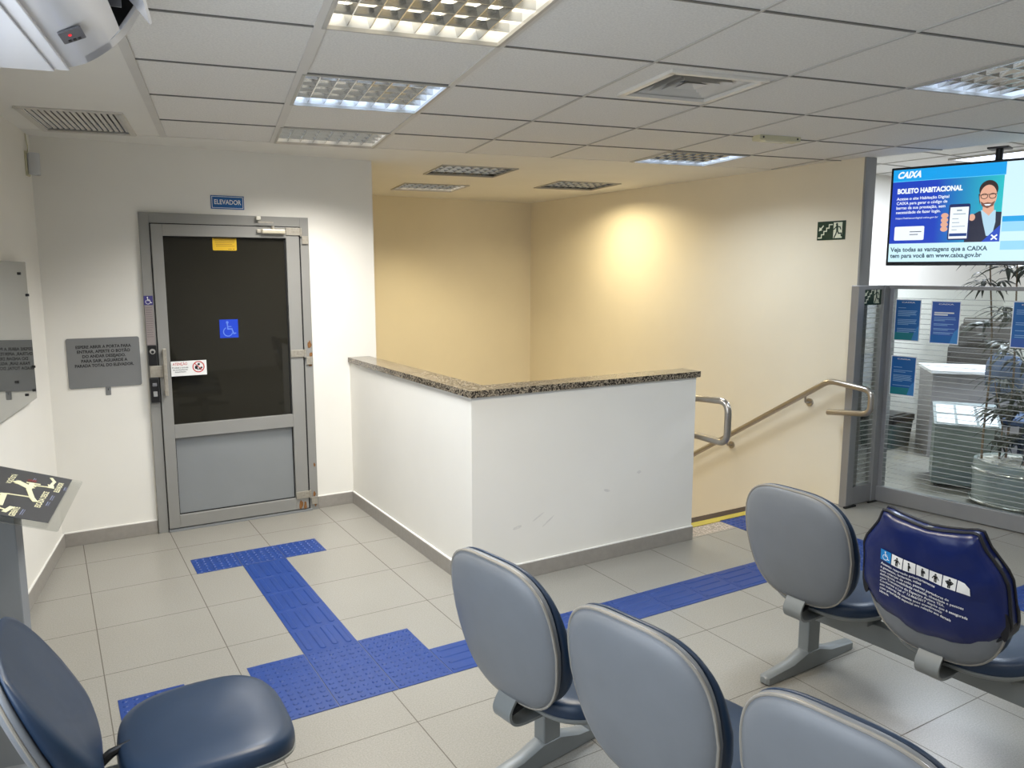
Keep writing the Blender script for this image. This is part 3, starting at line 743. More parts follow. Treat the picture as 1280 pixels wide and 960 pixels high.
# wall-mounted mirror-like board, left wall
BL0, BL1, BZ0, BZ1 = -1.75, -.56, 1.022, 1.748
c = lw((BL0 + BL1) / 2, (BZ0 + BZ1) / 2, 0); bw2 = (BL1 - BL0) / 2; bh2 = (BZ1 - BZ0) / 2
t = empty('wall_display_board', M=frame3(c, CB, (0, 0, 1), CA)); tag(t, 'reflective gray acrylic notice board on the left wall, cut by the picture edge', 'board')
MB().box((0, 0, .018), (2 * bw2 - .06, 2 * bh2 - .06, .012)).build('backing', M['plaque'], t)
MB().box((0, 0, .034), (2 * bw2, 2 * bh2, .008), bevel=.002).build('face_sheet', mat('polished_gray_sheet', (172, 174, 172), .025, .92, noise=(3, .01)), t)
for x, y in ((bw2 - .02, .19), (bw2 - .02, -.19), (bw2 - .05, -bh2 + .05), (bw2 - .22, -bh2 + .05), (bw2 - .40, -bh2 + .14), (bw2 - .16, bh2 - .06)):
    MB().cyl((x, y, .0), (x, y, .046), .007, seg=14).build('standoff_stud', M['black'], t, smooth=True)

# ------------------------------------------------------------------ exit sign on the right wall, second on the side glass
def runner():
    P = [circ(.02, .043, .0085, 14)]
    P += stroke([(.022, .028), (.024, .002)], .016)
    P += stroke([(.030, .026), (.046, .022), (.053, .008)], .0075) + stroke([(.016, .026), (.0, .010), (-.010, .008)], .0075)
    P += stroke([(.026, -.002), (.036, -.022), (.058, -.022), (.060, -.040)], .009) + stroke([(.022, -.002), (.014, -.026), (.002, -.050)], .009)
    return P
def exit_sign(t, w=.235, hgt=.133, flip=False):
    flat('plate', rect(-w / 2, -hgt / 2, w / 2, hgt / 2), 0, .004, M['exitgreen'], t)
    sx = w / .235; sy = hgt / .133
    flat('door_panel', [(x * sx, y * sy) for x, y in rect(.020, -.055, .092, .056)], .004, .0006, M['glowwhite'], t)
    flats('running_figure', [[((x + .028) * sx, y * sy) for x, y in p] for p in runner()], .0048, .0005, M['exitgreen'], t)
    stp = [(-.105, -.050), (-.080, -.050), (-.080, -.027), (-.060, -.027), (-.060, -.004), (-.038, -.004), (-.038, .018), (-.017, .018), (-.017, .042), (.008, .042)]
    flats('stair_line', [[(x * sx, y * sy) for x, y in p] for p in stroke(stp, .008)], .004, .0006, M['glowwhite'], t)
    arrow = [[(-.104, -.002), (-.075, .006), (-.098, .028)]] + stroke([(-.090, .010), (-.068, .034)], .009)
    flats('arrow', [[(x * sx, y * sy) for x, y in p] for p in arrow], .0042, .0006, M['glowwhite'], t)
t = empty('exit_sign', M=on_right_wall(3.758, 1.990, UR)); tag(t, 'green exit sign with stairs and running figure on the white right wall', 'sign', None); exit_sign(t)

# ------------------------------------------------------------------ glass partition
gl = empty('window_1', (0, 0, 0)); struct(gl)
fr = MB(); ZT = 1.60
def post(p, w, dpt, z0, z1, ang): fr.box((p[0], p[1], (z0 + z1) / 2), (w, dpt, z1 - z0), bevel=.003, rot=Matrix.Rotation(ang, 3, 'Z'))
# side panel, square to the wall end
post((4.925, 3.505), .07, .06, 0, ZT, 0)
post((5.225, 3.505), .085, .06, 0, ZT, 0)
fr.box((5.075, 3.505, .075), (.24, .045, .13), bevel=.003); fr.box((5.075, 3.505, ZT - .015), (.24, .045, .03), bevel=.003)
# long panel
LG = 5.2; ga = math.atan2(GD.y, GD.x)
post((GA.x + GD.x * .02 + .02, GA.y + GD.y * .02), .055, .06, 0, ZT, ga)
def grail(s0, s1, z0, z1, th=.05):
    c = GA + GD * ((s0 + s1) / 2); fr.box((c.x, c.y, (z0 + z1) / 2), (s1 - s0, th, z1 - z0), bevel=.003, rot=Matrix.Rotation(ga, 3, 'Z'))
grail(.0, LG, .006, .118); grail(0, LG, ZT - .026, ZT)
fr.build('window_frame', M['alu'], gl)
c = GA + GD * (LG / 2 + .03)
MB().box((c.x, c.y, (ZT + .10) / 2), (LG, .006, ZT - .12), rot=Matrix.Rotation(ga, 3, 'Z')).build('glass_pane', M['glass'], gl)
MB().box((5.075, 3.505, (ZT + .12) / 2), (.23, .006, ZT - .14)).build('glass_pane', M['glass'], gl)
fs = MB(); z = .20
for k in range(40):
    zz = .16 + k * .0355
    if zz > ZT - .06: break
    cc = GA + GD * (LG / 2 + .03) + GN * .0045
    fs.box((cc.x, cc.y, zz), (LG - .04, .0012, .0042), rot=Matrix.Rotation(ga, 3, 'Z'))
    fs.box((5.075 , 3.4998, zz), (.22, .0012, .0042))
fs.build('frosted_stripes', M['film'], gl)
MB().box((4.93, 3.47, .006), (.12, .02, .012)).box((5.2, 3.47, .005), (.12, .014, .010)).build('floor_gasket', M['dark'], gl)
t = empty('exit_sign', M=frame3((5.075, 3.499, 1.525), (1, 0, 0), (0, 0, 1), (0, -1, 0))); tag(t, 'small green exit sign on the narrow side glass under the top rail', 'sign'); exit_sign(t, .20, .125)

# posters taped on the glass
def poster(s, zt, w, h, label, m0, m1, heavy, header, group='blue notices on the glass'):
    p = GA + GD * s + GN * .0075
    t = empty('notice_poster', M=frame3((p.x, p.y, zt), GD, (0, 0, 1), GN)); tag(t, label, 'poster', group)
    flat('sheet', rect(0, -h, w, 0), 0, .001, M['paper'], t)
    flat('printed_field', rect(.006, -h * .80, w - .006, -.006), .001, .0004, m0, t)
    flat('printed_foot', rect(.006, -h + .006, w - .006, -h * .80), .001, .0004, m1, t)
    flat('pale_flash', [(w * .70, -h + .006), (w - .006, -h + .006), (w - .006, -h * .62), (w * .82, -h * .72)], .0015, .0003, mat('poster_flash', (58, 132, 196), .4), t)
    text('lettering', header, .013, M['white'], t, (w * .5, -.022, .0019), bold=.02, width=w * .52)
    L = []
    for k, (y, x1) in enumerate(heavy): L.append(rect(w * .12, -h * y - .0035, w * x1, -h * y))
    flats('print_lines', L, .0019, .0003, M['posterprint'], t)
    return t
WP = .178
body = [(.20, .42), (.27, .86), (.30, .82), (.33, .80), (.36, .84), (.39, .60), (.48, .86), (.51, .84), (.54, .82), (.57, .86), (.60, .55), (.70, .84), (.73, .80), (.76, .86), (.79, .60)]
p1 = poster(.066, 1.502, WP, .294, 'blue notice, upper left on the glass beside the corner post', M['posterblue'], M['posterteal'], body, 'CAIXA')
p2 = poster(.312, 1.497, .190, .294, 'violet-blue notice with bold heading, second from the corner post', M['posterviolet'], M['posterblue'], [(.38, .84), (.42, .86), (.45, .5), (.53, .80), (.56, .6), (.64, .84), (.67, .62), (.73, .8), (.76, .7)], 'CAIXA')
flats('bold_heading', [rect(.022, -.085, .150, -.076), rect(.022, -.099, .110, -.090)], .0019, .0003, M['white'], p2)
p3 = poster(.062, 1.098, WP, .285, 'blue notice, lone lower one on the glass by the corner post', M['posterblue'], M['posterteal'], [(.28, .45), (.36, .86), (.40, .6)] + [(.48, .84), (.51, .80), (.54, .86), (.57, .82), (.60, .86), (.63, .5)] + [(.74, .8)], 'CAIXA')
p4 = poster(.812, 1.508, .200, .300, 'light blue notice cut by the right picture edge', M['posterblue'], M['posterviolet'], [(.18, .86), (.22, .84), (.26, .8), (.45, .86), (.49, .82), (.62, .6), (.72, .86), (.76, .8)], 'CAIXA')

# ------------------------------------------------------------------ television
phi = math.radians(-74); TD = Vector((math.cos(phi), math.sin(phi), 0)); TN = Vector((TD.y, -TD.x, 0))
if TN.dot(Vector((5.25, 2.82, 0))) > 0: TN = -TN
TP = Vector((5.235, 2.80, 0)) + TN * .03
TW0, TW1, TZ0, TZ1 = -.618, .60, 1.737, 2.392
t = empty('television', M=frame3((TP.x, TP.y, 0), TD, (0, 0, 1), TN)); tag(t, 'black ceiling-hung television showing a blue CAIXA housing advertisement', 'television')
# the screen is described in its own local axes: x right, y up, z towards the viewer
sx0, sx1, sy0, sy1 = TW0 + .016, TW1 - .016, TZ0 + .026, TZ1 - .016
MB().box(((TW0 + TW1) / 2, (TZ0 + TZ1) / 2, -.02), (TW1 - TW0, TZ1 - TZ0, .045), bevel=.006).box(((TW0 + TW1) / 2, (TZ0 + TZ1) / 2 - .05, -.05), (.7, .4, .04), bevel=.01).build('casing', M['tvframe'], t)
flat('maker_mark', rect(-.01, TZ0 + .008, .05, TZ0 + .014), .003, .0006, mat('dim_mark', (90, 96, 110), .4), t)
MB().cyl((0, ZC + .0, -.075), (0, 2.0, -.075), .022, seg=20).box((0, ZC - .006, -.075), (.12, .012, .12), bevel=.003).box((0, 2.05, -.07), (.2, .2, .02), bevel=.003).build('ceiling_pole', M['black'], t, smooth=True)
PW = .665
def fx(a): return sx0 + PW * a
def fy(b): return sy1 - (sy1 - sy0) * b
def SR(a0, b0, a1, b1): return rect(fx(a0), fy(b1), fx(a1), fy(b0))
def SP(pts): return [(fx(a), fy(b)) for a, b in pts]
S = 'screen_'
scr = flat('screen', rect(sx0, sy0, sx1, sy1), .0025, .001, screen_mat('screen_pale', (206, 240, 253)), t)
def img(name, polys, lvl, m): return flats(name, polys, .0036 + lvl * .0006, .0004, m, scr)
img('header_band', [SR(0, 0, 1, .128)], 0, screen_mat('screen_cyan', (0, 158, 232)))
img('header_line', [SR(0, .124, 1, .130)], 1, screen_mat('screen_line', (90, 200, 245)))
adm = grad_screen_mat('screen_ad', (20, 62, 186), (32, 190, 196), fx(0.1), fx(1.0))
img('picture_field', [SR(0, .130, .99, .80)], 0, adm)
img('right_bands', [rect(fx(1), fy(.60), sx1, fy(.545))], 1, screen_mat('screen_band', (0, 160, 228)))
img('right_bands_pale', [rect(fx(1), fy(.70), sx1, fy(.60)), rect(fx(1), fy(.885), sx1, fy(.795))], 1, screen_mat('screen_band2', (150, 214, 250)))
W_ = screen_mat('screen_white', (240, 248, 255))
cx_ = text('lettering', 'CAIXA', .058, W_, scr, (fx(.155), fy(.062), .0052), bold=.045, width=.150)
for v in cx_.data.vertices: v.co.x += v.co.y * .28
text('lettering', 'BOLETO HABITACIONAL', .044, W_, scr, (fx(.345), fy(.235), .0052), bold=.05, width=.395)
for k, s in enumerate(('Acesse o site Habitação Digital', 'CAIXA para gerar o código de', 'barras da sua prestação, sem', 'necessidade de fazer login.')):
    o = text('lettering', s, .027, W_, scr, (fx(.047), fy(.315 + k * .049), .0052), align='LEFT', bold=.016, width=(.322, .312, .302, .275)[k])
text('lettering', 'https://habitacaodigital.caixa.gov.br', .017, W_, scr, (fx(.047), fy(.525), .0052), align='LEFT', width=.262)
img('scan_box', [[(x, y) for x, y in rrect(fx(.045), fy(.765), fx(.325), fy(.615), .008)]], 1, W_)
img('scan_box_print', [SR(.19, .67, .30, .678), SR(.19, .70, .27, .708)], 2, screen_mat('screen_dark', (40, 60, 80)))
DKT = screen_mat('screen_text', (44, 78, 92))
text('lettering', 'Veja todas as vantagens que a CAIXA', .040, DKT, scr, (fx(.02), fy(.868), .0052), align='LEFT', bold=.03, width=.585).location.x = fx(.02)
text('lettering', 'tem para você em www.caixa.gov.br', .040, DKT, scr, (fx(.02), fy(.935), .0052), align='LEFT', bold=.03, width=.555)
# man with glasses holding up a phone (a flat picture on the screen)
SK = screen_mat('screen_skin', (226, 172, 146)); HR = screen_mat('screen_hair', (46, 32, 28)); SU = screen_mat('screen_suit', (28, 30, 54)); SH = screen_mat('screen_shirt', (178, 214, 234))
img('suit', [SP([(.69, .80), (.70, .64), (.73, .53), (.80, .485), (.99, .50), (.99, .80)])], 1, SU)
img('shirt', [SP([(.815, .475), (.94, .48), (.945, .60), (.925, .74), (.875, .74), (.84, .60)])], 2, SH)
img('neck', [SP([(.83, .42), (.92, .42), (.925, .48), (.885, .535), (.83, .48)])], 3, SK)
hd = circ(fx(.868), fy(.338), .048, 28, .072)
img('hair', [circ(fx(.868), fy(.268), .0530, 24, .058), SP([(.785, .31), (.80, .42), (.81, .30)])], 3, HR)
img('face', [hd], 4, SK)
img('beard', [SP([(.805, .385), (.822, .435), (.868, .458), (.914, .435), (.931, .385), (.90, .405), (.868, .397), (.835, .405)])], 5, screen_mat('screen_beard', (120, 78, 62)))
img('smile', [SP([(.838, .416), (.90, .416), (.885, .432), (.853, .432)])], 6, W_)
gls = stroke(SP([(.798, .322), (.94, .315)]), .004)
for cx in (.835, .905): gls += stroke(circ(fx(cx), fy(.335), .019, 12, .016) + [circ(fx(cx), fy(.335), .019, 12, .016)[0]], .004)
img('glasses', gls, 6, HR)
img('fingers', [circ(fx(.505), fy(.515 + k * .047), .022, 14, .017) for k in range(4)] + [circ(fx(.745), fy(.545), .018, 14, .022)], 6, SK)
img('phone', [[p for p in rrect(fx(.54), fy(.775), fx(.725), fy(.40), .012)]], 7, screen_mat('screen_phone', (20, 34, 92)))
img('phone_page', [SR(.552, .432, .713, .76)], 8, W_)
img('phone_print', [SR(.61, .46, .655, .473), SR(.58, .50, .69, .508), SR(.575, .55, .63, .556), SR(.575, .59, .64, .596), SR(.575, .63, .69, .636), SR(.575, .665, .62, .671)], 9, screen_mat('screen_grayprint', (130, 150, 165)))
img('phone_button', [SR(.556, .705, .71, .735)], 9, screen_mat('screen_navy', (20, 60, 130)))
img('corner_logo_field', [SP([(.84, .80), (.99, .63), (.99, .80)])], 7, screen_mat('screen_logo_blue', (26, 70, 190)))
img('corner_logo', stroke(SP([(.925, .735), (.965, .775)]), .009) + stroke(SP([(.965, .735), (.925, .775)]), .009), 8, W_)

# ------------------------------------------------------------------ handrails
t = empty('handrail', (UR, 3.64, 0)); tag(t, 'long steel handrail sloping down the right stairwell wall', 'handrail')
R_ = .021
MB().tube([(-.08, 0, .685), (-.08, -.34, .725), (-.08, -.34, .885), (-.08, 0, .915), (-.08, 2.6, -.665)], R_, 16, .055, 8).build('rail', M['steel'], t, smooth=True)
for v, z in ((.22, .72), (.98, .245), (1.9, -.33)):
    b = MB(); b.cyl((0, v, z), (-.012, v, z), .030, seg=24); b.tube([(-.01, v, z), (-.055, v, z), (-.080, v - .02, z + .065)], .008, 10, .02)
    b.build('wall_bracket', M['steel'], t, smooth=True)
t = empty('handrail', (3.52, 3.63, 0)); tag(t, 'short looped steel handrail end beside the granite-topped parapet', 'handrail')
MB().tube([(0, 1.8, -.35), (0, .03, .665), (0, -.29, .655), (0, -.29, .918), (0, .03, .90), (0, 1.8, -.12)], R_, 16, .075, 8).build('rail', M['steel'], t, smooth=True)
MB().cyl((0, .12, .62), (-.06, .12, .62), .012, seg=12).cyl((-.05, .12, .62), (-.058, .12, .62), .03, seg=20).build('wall_bracket', M['steel'], t, smooth=True)

# step edge strips
t = MB().box(((3.48 + UR) / 2, 3.755, .0015), (UR - 3.50, .070, .003)).build('step_edge_strip', M['stepyellow']); tag(t, 'yellow anti-slip strip along the top stair edge', 'edge strip')
t = MB().box(((3.47 + UR) / 2, 3.835, -.018), (UR - 3.50, .09, .034)).build('step_dark_strip', M['brown']); tag(t, 'dark brown strip along the top stair edge', 'edge strip')  # dark brown band just beyond the yellow strip

# ------------------------------------------------------------------ tactile floor tiles
TS = .2475
def tile_alert():
    b = MB(); b.box((0, 0, .0015), (TS, TS, .003), bevel=.001, seg=1)
    for i in range(6):
        for j in range(6):
            x, y = -TS / 2 + .024 + i * .04, -TS / 2 + .024 + j * .04
            b.cyl((x, y, .003), (x, y, .0065), .0125, .0085, seg=12)
    return b.build('tactile_tile', M['tactile'])
def tile_guide():
    b = MB(); b.box((0, 0, .0015), (TS, TS, .003), bevel=.001, seg=1)
    for j in range(4):
        y = -TS / 2 + .034 + j * .060
        pts = rrect(-.114 + (j % 2) * .012, y - .015, .102 + (j % 2) * .012, y + .015, .0145)
        lo = [(x, yy, .003) for x, yy in pts]; hi = [(x * .985, y + (yy - y) * .7, .0065) for x, yy in pts]
        b.rings([lo, hi])
    return b.build('tactile_tile', M['tactile'])
TA, TG = tile_alert(), tile_guide(); used = {TA.name: False, TG.name: False}
def put(proto, u, v, rz, label, grp):
    if not used[proto.name]: o = proto; used[proto.name] = True
    else: o = proto.copy(); COL.objects.link(o)
    o.location = (u, v, 0); o.rotation_euler = (0, 0, rz); tag(o, label, 'tactile tile', grp); return o
A_ = lambda u, v, l, g: put(TA, u, v, 0, l, g)
U0 = .767; V0 = 2.941
for k in range(3): A_(U0 + .25 * k, 4.677, ('blue dotted floor tile at the left end of the bar before the door', 'blue dotted floor tile in the middle of the bar before the door', 'blue dotted floor tile at the right end of the bar before the door')[k], 'tiles in the bar before the door')
for k in range(5): put(TG, 1.017, 3.432 + k * .248, PI / 2, 'blue ribbed floor tile in the strip running up to the elevator door', 'ribbed tiles leading to the door')
for j in range(2):
    for k in range(3): A_(U0 + .25 * k, V0 + j * .247, 'blue dotted floor tile in the wide block where the two strips meet', 'dotted tiles of the junction block')
for j in range(2): A_(.267, V0 + j * .247, 'blue dotted floor tile mostly hidden behind the left blue seat', 'dotted tiles behind the left seat')
for k in range(10): put(TG, 1.517 + k * .2495, V0, 0, 'blue ribbed floor tile in the strip passing behind the benches', 'ribbed tiles crossing the hall')
for j in range(3):
    for k in range(2): A_(4.01 + k * .25, 2.693 + j * .248, 'blue dotted floor tile in the block behind the first right seat', 'dotted tiles beside the right bench')
for k in range(2): A_(4.01 + k * .25, 3.605, 'blue dotted floor tile at the yellow stair edge', 'dotted tiles at the stair edge')
put(TG, 4.26, 3.379, PI / 2, 'blue ribbed floor tile between the stair edge and the block', 'ribbed tiles by the stairs'); A_(4.01, 3.379, 'blue dotted floor tile left of the ribbed one by the stairs', 'ribbed tiles by the stairs')
for k in range(3): put(TG, 4.26, 2.445 - k * .249, PI / 2, 'blue ribbed floor tile right of the seat with the navy cover', 'ribbed tiles by the covered seat')
for k in range(2): put(TG, 4.51 + k * .25, 1.947, 0, 'blue ribbed floor tile branching right at the picture edge', 'ribbed tiles at the right edge')

# ------------------------------------------------------------------ tactile map stand, left
r = -.150; ex = Vector((math.cos(r), math.sin(r), 0)); ey = Vector((-ex.y, ex.x, 0)); tl = math.radians(18)
xs = (ex * math.cos(tl) + Vector((0, 0, -math.sin(tl)))).normalized(); ns = xs.cross(ey).normalized()
FR = Vector((-.008, 2.753, .900)); SW, SL = .46, .615
t = empty('map_stand', (-.20, 3.07, 0), r); tag(t, 'gray pedestal with a tilted clear-edged tactile floor map by the left wall', 'map stand')
inv = t.matrix_world.inverted() if False else (Matrix.Translation((-.20, 3.07, 0)) @ Matrix.Rotation(r, 4, 'Z')).inverted()
MB().box((0, 0, .46), (.155, .11, .905), bevel=.004).build('post', M['post'], t)
MB().box((-.02, 0, .006), (.36, .36, .012), bevel=.003).build('base_plate', M['post'], t)
sheetM = inv @ frame3(FR, xs, ey, ns)
def onsheet(o): o.matrix_local = sheetM; return o
sh = onsheet(MB().prism(rrect(-SW, 0, 0, SL, .008), -.008, 0).build('acrylic_sheet', M['acrylic'], t))
mp = MB().prism(rect(-SW + .03, .045, -.035, SL - .012), .0005, .0025).build('map_panel', M['mapdark'], sh)
mpx = lambda x, y: (x, y)
rel = []
def ln(pts, w): rel.extend(stroke(pts, w))
ln([(-.090, .435), (-.085, .520), (-.100, .560)], .010); ln([(-.185, .430), (-.150, .395)], .03)
ln([(-.159, .448), (-.125, .452)], .010); ln([(-.158, .408), (-.134, .416)], .010)
ln([(-.146, .440), (-.143, .366)], .016); ln([(-.143, .366), (-.119, .275), (-.106, .244)], .016)
ln([(-.136, .428), (-.085, .439)], .008); rel.append([(-.100, .470), (-.080, .468), (-.074, .430), (-.088, .432)])
ln([(-.117, .276), (-.134, .279), (-.189, .273), (-.21, .262)], .008); ln([(-.200, .262), (-.190, .148)], .018)
ln([(-.200, .128), (-.181, .107), (-.166, .099)], .008); ln([(-.164, .082), (-.155, .134)], .014)
mm = MB()
for i, p in enumerate(rel): mm.prism(p, .0027, .0045 + i * 2e-6)
mm.build('route_relief', M['mapcream'], sh)
def maptext(s, x0, y0, x1, y1, size, m=None):
    me = text_mesh(s, size, bold=.02, width=math.hypot(x1 - x0, y1 - y0)); me.materials.append(m or M['mapcream'])
    o = bpy.data.objects.new('lettering', me); COL.objects.link(o); o.parent = sh
    o.location = ((x0 + x1) / 2, (y0 + y1) / 2, .0030); o.rotation_euler = (0, 0, math.atan2(y1 - y0, x1 - x0)); return o
maptext('VOCÊ ESTÁ', -.212, .400, -.212, .529, .022); maptext('AQUI', -.189, .408, -.189, .461, .022)
maptext('ELEVADOR', -.061, .393, -.061, .526, .024); maptext('ESCADA DESCE', -.088, .182, -.088, .379, .024); maptext('GERENTE', -.139, .049, -.139, .148, .024)
BR = mat('braille_dots', (150, 158, 190), .4)
for x, y, n in ((-.043, .455, 4), (-.066, .31, 5), (-.068, .24, 4), (-.121, .10, 5), (-.150, .50, 4)):
    b = MB()
    for k in range(n):
        for (dx, dy) in ((0, 0), (.006, 0), (0, .004)): b.cyl((x + dx, y + k * .012 - .02 + dy, .0025), (x + dx, y + k * .012 - .02 + dy, .004), .0018, .001, seg=6)
    b.build('braille', BR, sh)
flats('here_mark', [rect(-.166, .470, -.138, .497)], .0027, .001, mat('map_red', (120, 50, 46), .4), sh)

# ------------------------------------------------------------------ waiting benches
TILT = .191; ZS = .667; CURV = .34
S_ = Vector((-math.sin(TILT), 0, math.cos(TILT))); N_ = Vector((math.cos(TILT), 0, math.sin(TILT))); C_ = Vector((0, 0, ZS))
def backpt(y, s, n): return C_ + Vector((0, y, 0)) + S_ * s + N_ * (n + CURV * y * y + .10 * s * s)
def superell(w, h, e, n=56):
    out = []
    for k in range(n):
        t = 2 * PI * k / n; c, s = math.cos(t), math.sin(t)
        out.append((math.copysign(abs(c) ** (2 / e), c) * w / 2, math.copysign(abs(s) ** (2 / e), s) * h / 2))
    return out
OUT = [(y * (1 - (.02 if s > 0 else .13) * abs(s) / .235), s) for y, s in superell(.470, .470, 3.1)]
def backpad(name, prof, m, parent, cushion=False):
    tf = (lambda s, n: .010 + (n - .010) * (.42 + .90 * max(0, min(1, (.18 - s) / .30)))) if cushion else (lambda s, n: n)
    b = MB(); b.rings([[backpt(y * k, s * k * (.972 if cushion and s > 0 else 1), tf(s * k, n)) for y, s in OUT] for k, n in prof]); return b.build(name, m, parent, smooth=True, angle=50)
def seat_unit(t, y0, dt=0.0, dx=0.0, db=Vector()):
    off = Vector((0, y0, 0))
    sb = backpad('backrest', [(.02, -.034), (.35, -.034), (.65, -.032), (.84, -.028), (.925, -.021), (.97, -.013), (.99, -.004), (.992, .004), (.975, .009), (.93, .011), (.3, .011)], M['shell'], t)
    sb.matrix_local = Matrix.Translation(off + C_ + db) @ Matrix.Rotation(-dt, 4, 'Y') @ Matrix.Translation(-C_)
    rimo = MB()
    rim = [backpt(y * .985, s * .985, -.010) for y, s in OUT]; rim.append(rim[0])
    rimo.tube(rim, .0042, 8); ri = rimo.build('rim_bead', mat('rim_plastic', (140, 136, 128), .25) if 'rim' not in M else M['rim'], sb, smooth=True)
    M['rim'] = ri.data.materials[0]
    cu = backpad('back_cushion', [(.30, .010), (.93, .0125), (.965, .014), (.995, .022), (1.0, .032), (.985, .046), (.93, .058), (.80, .064), (.5, .066), (.02, .066)], M['navy'], sb, True)
    # seat
    so = [(x * (1.0), y * (1 - .05 * (1 if x < 0 else -.2) * abs(x) / .23)) for x, y in superell(.45, .465, 3.2)]
    def sp(x, y, k, z):
        X = .325 + x * k; Y = y * k
        wf = max(0, (x * k - .08) / .15)
        return (X, Y, z - .020 * wf ** 2 * .9 + .012 * (Y / .23) ** 2 - .004)
    b = MB(); b.rings([[sp(x, y, k, z) for x, y in so] for k, z in ((.3, .395), (.94, .395), (.985, .400), (1.0, .410), (1.0, .424), (.985, .440), (.95, .450), (.85, .457), (.5, .459), (.02, .459))])
    se = b.build('seat', M['navy'], t, smooth=True, angle=50); se.location = off + Vector((dx, 0, 0))
    b = MB(); b.rings([[sp(x, y, k, z) for x, y in so] for k, z in ((.3, .380), (.85, .380), (.965, .386), (1.003, .396), (1.008, .403), (.99, .405), (.3, .405))])
    b.build('seat_pan', M['bench'], se, smooth=True, angle=50)
    # flat steel strap carrying the backrest
    path = [(.056, .50), (.034, .458), (.012, .425), (.006, .402), (.018, .378), (.05, .366), (.12, .364), (.30, .370)]
    P_ = [Vector((x, 0, z)) for x, z in path]; Q = []
    for i in range(len(P_) - 1):
        p0, p1, p2, p3 = P_[max(i - 1, 0)], P_[i], P_[i + 1], P_[min(i + 2, len(P_) - 1)]
        for k in range(4):
            u = k / 4; Q.append(.5 * ((2 * p1) + (p2 - p0) * u + (2 * p0 - 5 * p1 + 4 * p2 - p3) * u * u + (3 * p1 - p0 - 3 * p2 + p3) * u ** 3))
    Q.append(P_[-1]); b = MB(); R = []
    for i, p in enumerate(Q):
        d = (Q[min(i + 1, len(Q) - 1)] - Q[max(i - 1, 0)]).normalized(); n = Vector((d.z, 0, -d.x)); w = .040
        R.append([p + n * .004 + Vector((0, -w, 0)), p + n * .004 + Vector((0, w, 0)), p - n * .004 + Vector((0, w, 0)), p - n * .004 + Vector((0, -w, 0))])
    b.rings(R); sb2 = b.build('back_strap', M['bench'], t, smooth=True); sb2.location = off + Vector((db.x * .6, 0, 0))
    b = MB(); b.tube([(.04, 0, .392), (.085, 0, .405), (.115, 0, .428), (.135 + dx, 0, .447)], [.012, .014, .013, .007], 10); hg = b.build('hinge_arm', M['black'], t, smooth=True); hg.location = off
    b = MB(); b.box((.345, -.13, .374), (.20, .035, .012)).box((.345, .13, .374), (.20, .035, .012)).box((.345, -.13, .345), (.10, .012, .058)).box((.345, .13, .345), (.10, .012, .058)).box((.345, 0, .350), (.09, .07, .062)); mt = b.build('seat_mount', M['bench'], t); mt.location = off
def leg(t, y0):
    b = MB(); b.box((.37, y0, .185), (.078, .055, .28), bevel=.006)
    b.build('leg', M['bench'], t)
    def ring(x, hw, z0, z1):
        return [(x, y0 - hw, z0), (x, y0 + hw, z0), (x, y0 + hw, z1 - .008), (x, y0 + hw - .01, z1), (x, y0 - hw + .01, z1), (x, y0 - hw, z1 - .008)]
    b = MB(); b.rings([ring(.075, .014, .008, .034), ring(.085, .024, .004, .040), ring(.24, .028, .003, .056), ring(.33, .030, .003, .085), ring(.41, .030, .003, .085), ring(.50, .028, .003, .056), ring(.665, .024, .004, .040), ring(.675, .014, .008, .034)])
    b.build('foot', M['bench'], t, smooth=True, angle=40)
SP_ = .522
def bench(loc, rz, seats, y_end, legs, label, dt=0.0, dx=0.0, db=Vector()):
    t = empty('waiting_bench', loc, rz); tag(t, label, 'waiting bench', 'navy and gray waiting benches')
    MB().box((.36, (.235 + y_end) / 2, .276), (.050, .235 - y_end, .088), bevel=.005).build('beam', M['bench'], t)
    for k in seats: seat_unit(t, -k * SP_, dt, dx, db)
    for y in legs: leg(t, y)
    return t
B1 = bench((2.388, 1.903, 0), .051, (0, 1), -1.25, (.17, -1.1), 'right waiting bench whose second seat wears a navy printed cover')
B2 = bench((1.078, 1.871, 0), .153, (0, 1, 2), -1.75, (.20, -1.6), 'middle waiting bench of three gray-backed seats at the bottom of the picture')
B3 = bench((-.045, 2.204, 0), -.024, (0,), -1.2, (-.55,), 'left waiting bench whose navy seat and backrest show from the front', .178, .03, Vector((-.055, 0, -.07)))

# ------------------------------------------------------------------ printed navy cover on the second seat of the right bench
t = empty('seat_cover', (2.388 + math.sin(.051) * SP_, 1.903 - math.cos(.051) * SP_, 0), .051)
tag(t, 'navy vinyl priority-seat cover with white pictograms pulled over the right backrest', 'seat cover')
half = [(.0, .232), (.05, .236), (.10, .243), (.135, .252), (.152, .250), (.160, .232), (.172, .205), (.192, .175), (.216, .140), (.228, .11), (.232, .06), (.236, .01), (.238, -.03), (.225, -.062), (.19, -.10), (.14, -.135), (.08, -.152), (0, -.158)]
co = [(y, s) for y, s in half] + [(-y, s) for y, s in half[-2:0:-1]]
co2 = []
for i in range(len(co)):
    a, b_ = co[i], co[(i + 1) % len(co)]; co2 += [a, ((a[0] + b_[0]) / 2, (a[1] + b_[1]) / 2)]
def cp(y, s, k, n):
    Y, S2 = y * k, .04 + (s - .04) * k
    wr = .004 * math.sin(Y * 38 + S2 * 21) * math.sin(S2 * 30 - Y * 9) * (1 if n < 0 else .3)
    nn = n if n < 0 else n * (.45 + .55 * max(0, min(1, (.22 - S2) / .34)))
    return backpt(Y, S2, nn + wr)
